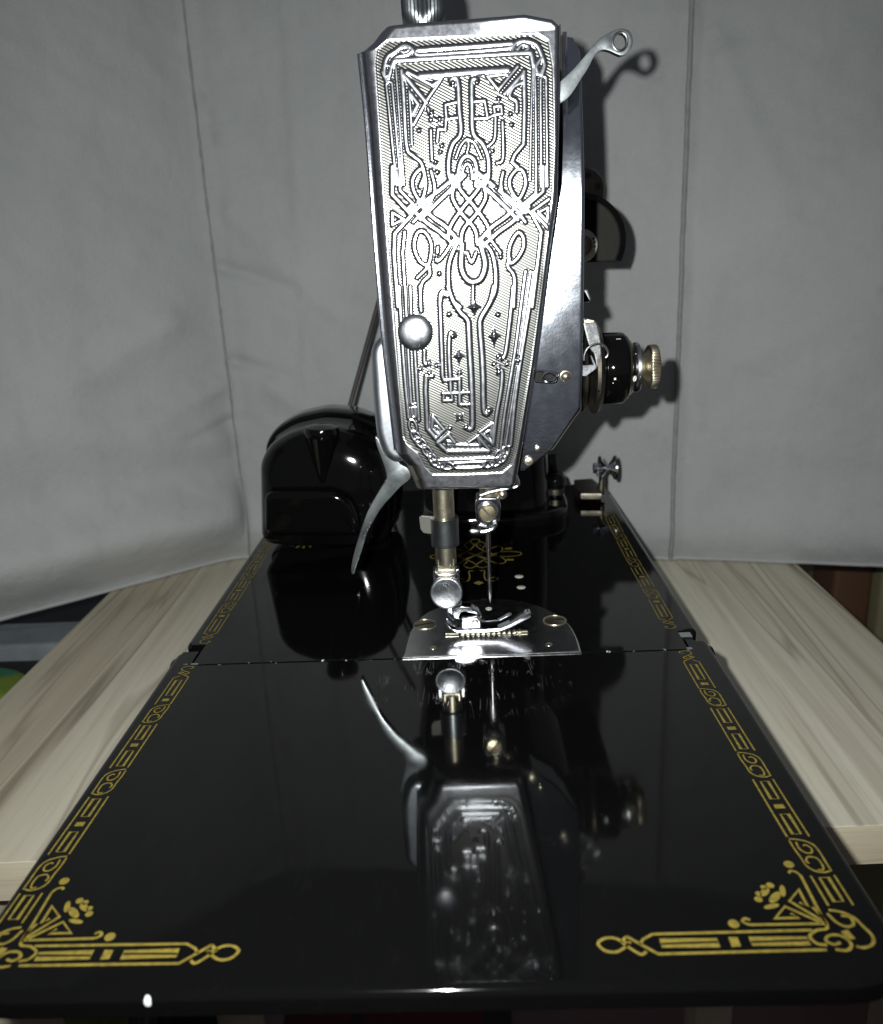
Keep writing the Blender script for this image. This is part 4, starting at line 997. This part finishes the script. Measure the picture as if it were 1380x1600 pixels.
# motor at the rear left
MY = 32.2
mo = [(411, 838), (410, 780), (409, 716), (424, 692), (455, 674), (500, 664), (545, 668), (580, 682), (603, 706), (615, 745), (618, 790), (612, 838)]
mo = rounded([tuple(XZ(*p, MY+1.2)) for p in mo], .35, 5); mc = np.array([np.mean([p[0] for p in mo]), .6])
def mring(s, y, dz=0, b=None): return [(mc[0]+(p[0]-mc[0])*s, y, max(.05, mc[1]+(p[1]-mc[1])*s+dz)) for p in mo]
motor = mesh('motor', *loft([mring(.40, MY), mring(.66, MY+.06), mring(.84, MY+.20), mring(.935, MY+.44), mring(.985, MY+.82), mring(1.0, MY+1.3), mring(1.0, MY+2.3), mring(1.015, MY+2.45), mring(1.02, MY+2.7), mring(1.02, MY+3.3), mring(1.0, MY+3.5), mring(.8, MY+3.7)]), BLACK, machine, True, 60)
mesh('motor_rim', *loft([mring(1.0, MY+2.75), mring(1.055, MY+2.78), mring(1.07, MY+2.95), mring(1.07, MY+4.3), mring(1.05, MY+4.45), mring(.98, MY+4.5)]), BLACK, motor)
bx, by_ = Y(500, 672, MY-.1), Y(503, 758, MY-.1)
g = G(); g.add(*lathe((by_[0], MY+.28, by_[2]), (bx[0]-by_[0], 0, bx[2]-by_[2]), [(.05, -.25), (.20, -.12), (.27, .1), (.34, .6), (.48, 1.2), (.66, 1.9), (.72, 2.12), (.66, 2.3), (.35, 2.38), (0, 2.4)], 40)); g.build('motor_boss', BLACK, motor)
blk = [tuple(XZ(*p, MY-.7)) for p in ((412, 770), (520, 768), (548, 782), (560, 812), (562, 838), (413, 838))]
blk = [(p[0], max(p[1], .12)) for p in blk]
mesh('terminal_block', *slab(rounded(blk, [.4, .5, .5, .5, .4, .4], 6), MY+1.5, MY-.7, .24, 'y', 6), BLACK, motor)
for s0, s1, nm in (((592, 470), (541, 655), 'drive_belt'), ((640, 470), (596, 655), 'drive_belt')):
    a, b = Y(*s0, 41.0), Y(*s1, 39.4); g = G(); g.add(*tube([a+(a-b)*.3, a, b, b+(b-a)*.2], .11, 10)); g.build(nm, BELT, machine)

# bobbin winder stud and the small winder tension bracket at the rear right
c = Y(868, 778, 38)
g = G(); g.add(*lathe((c[0], 38, .01), (0, 0, 1), [(.42, 0), (.42, .35), (.30, .45), (.30, .75)], 28)); w_ = g.build('winder_stud', BLACK, machine)
g = G(); g.add(*lathe((c[0], 38, .01), (0, 0, 1), [(.34, .7), (.44, .74), (.44, 1.0), (.36, 1.05)], 28)); g.build('brass_collar', DARKM, w_)
g = G(); g.add(*lathe((c[0], 38, .01), (0, 0, 1), [(.42, 1.05), (.5, 1.12), (.5, 1.4), (.40, 1.65), (.2, 1.78), (0, 1.8)], 28)); g.build('winder_knob', BLACK, w_)
g = G(); p0, p1 = Y(848, 706, 38.4), Y(862, 772, 38.4); g.add(*tube([p0, p1], .09, 8)); g.build('winder_rod', BRASS, w_)
g = G(); p0, p1 = Y(860, 712, 38.8), Y(864, 745, 38.8); g.add(*tube([p0, p1], [.3, .3], 12)); g.build('winder_lever', RUBBER, w_)
bk = [Y(x, y, 39.0)[[0, 2]] for x, y in ((897, 752), (900, 749), (930, 749), (938, 758), (938, 772), (912, 772), (899, 765))]
brk = mesh('winder_bracket', *slab([tuple(Z(x, y, .55)[:2]) for x, y in ((897, 750), (926, 748), (938, 759), (940, 772), (908, 772), (899, 764))], .30, .58, .06, 'z', 2), DARKM, machine)
c = Z(926, 772, .05); g = G(); g.add(*lathe((c[0]-.1, c[1]-.1, .0), (0, 0, 1), [(.55, 0), (.55, .25), (.45, .42), (.2, .5), (0, .5)], 28)); g.build('bracket_screw', DARKM, brk)
c = Y(941, 735, 39.3); g = G(); g.add(*tube([(c[0]-.05, 39.3, .25), (c[0], 39.3, 1.0), (c[0], 39.3, c[2]+.1)], [.2, .14, .14], 12)); g.build('spool_post', DARKM, brk)
c = Y(950, 731, 39.3); g = G(); g.add(*lathe((c[0]-.42, 39.3, c[2]), (1, 0, 0), [(.1, -.3), (.25, -.28), (.25, -.12), (.1, -.1), (.12, -.02), (.58, 0), (.60, .06), (.45, .16), (.2, .32), (.18, .45), (.4, .62), (.58, .72), (.60, .80), (.5, .82), (.1, .8)], 32)); g.build('tension_spool', CHROME, brk)

# ------------------------------------------------------------------ out-of-focus things lower down beyond the table
lowbox('storage_box', -46, -20.6, 43, 62, FLOOR, -9.35, plain('dark_plastic', (.012, .013, .016), .6), 'black storage box standing left of the table under the fabric hem', 'box', .5)
tag(mesh('grey_board', *slab(rounded(rect(-45, -19.9, 42.4, 45.6), .3, 3), -9.34, -8.35, .25, 'z', 3), plain('grey_board', (.22, .25, .27), .6)), 'flat grey board lying on the black box left of the table', 'board')
lump('printed_cloth', (-30.5, 40.2, -28.8), (20, 4.6, 38.2), cloth_print('printed_cloth', (.13, .12, .12), (.05, .045, .05), (.13, .05, .06), 70), 'heap of grey and maroon printed cloth below the grey board', 'cloth', 4, .3, .05)
lump('green_bag', (-27.0, 36.4, -27.4), (14, 3.6, 40.6), cloth_print('green_bag', (.075, .13, .012), (.12, .17, .015), (.02, .12, .06), 28), 'green bag slumped on the floor left of the table', 'bag', 6, .3, .04)
lowbox('wooden_post', 28.0, 30.9, 58, 62, FLOOR, 8, plain('brown_wood', (.095, .045, .022), .6, .1, 60, .3), 'brown wooden post right of the table, below the fabric', 'post', .3)
lowbox('beige_box', 31.0, 48, 57, 72, FLOOR, 6, plain('beige_card', (.20, .18, .10), .7, .05, 60, .25), 'beige cardboard box beside the brown post at far right', 'box', .3)
tag(mesh('patterned_rug', *slab(rounded(rect(-40, 3, 36, 80), 2, 4), FLOOR+.004, FLOOR+.8, .3, 'z', 2), rug_mat()), 'red and white patterned rug on the dark floor', 'rug')
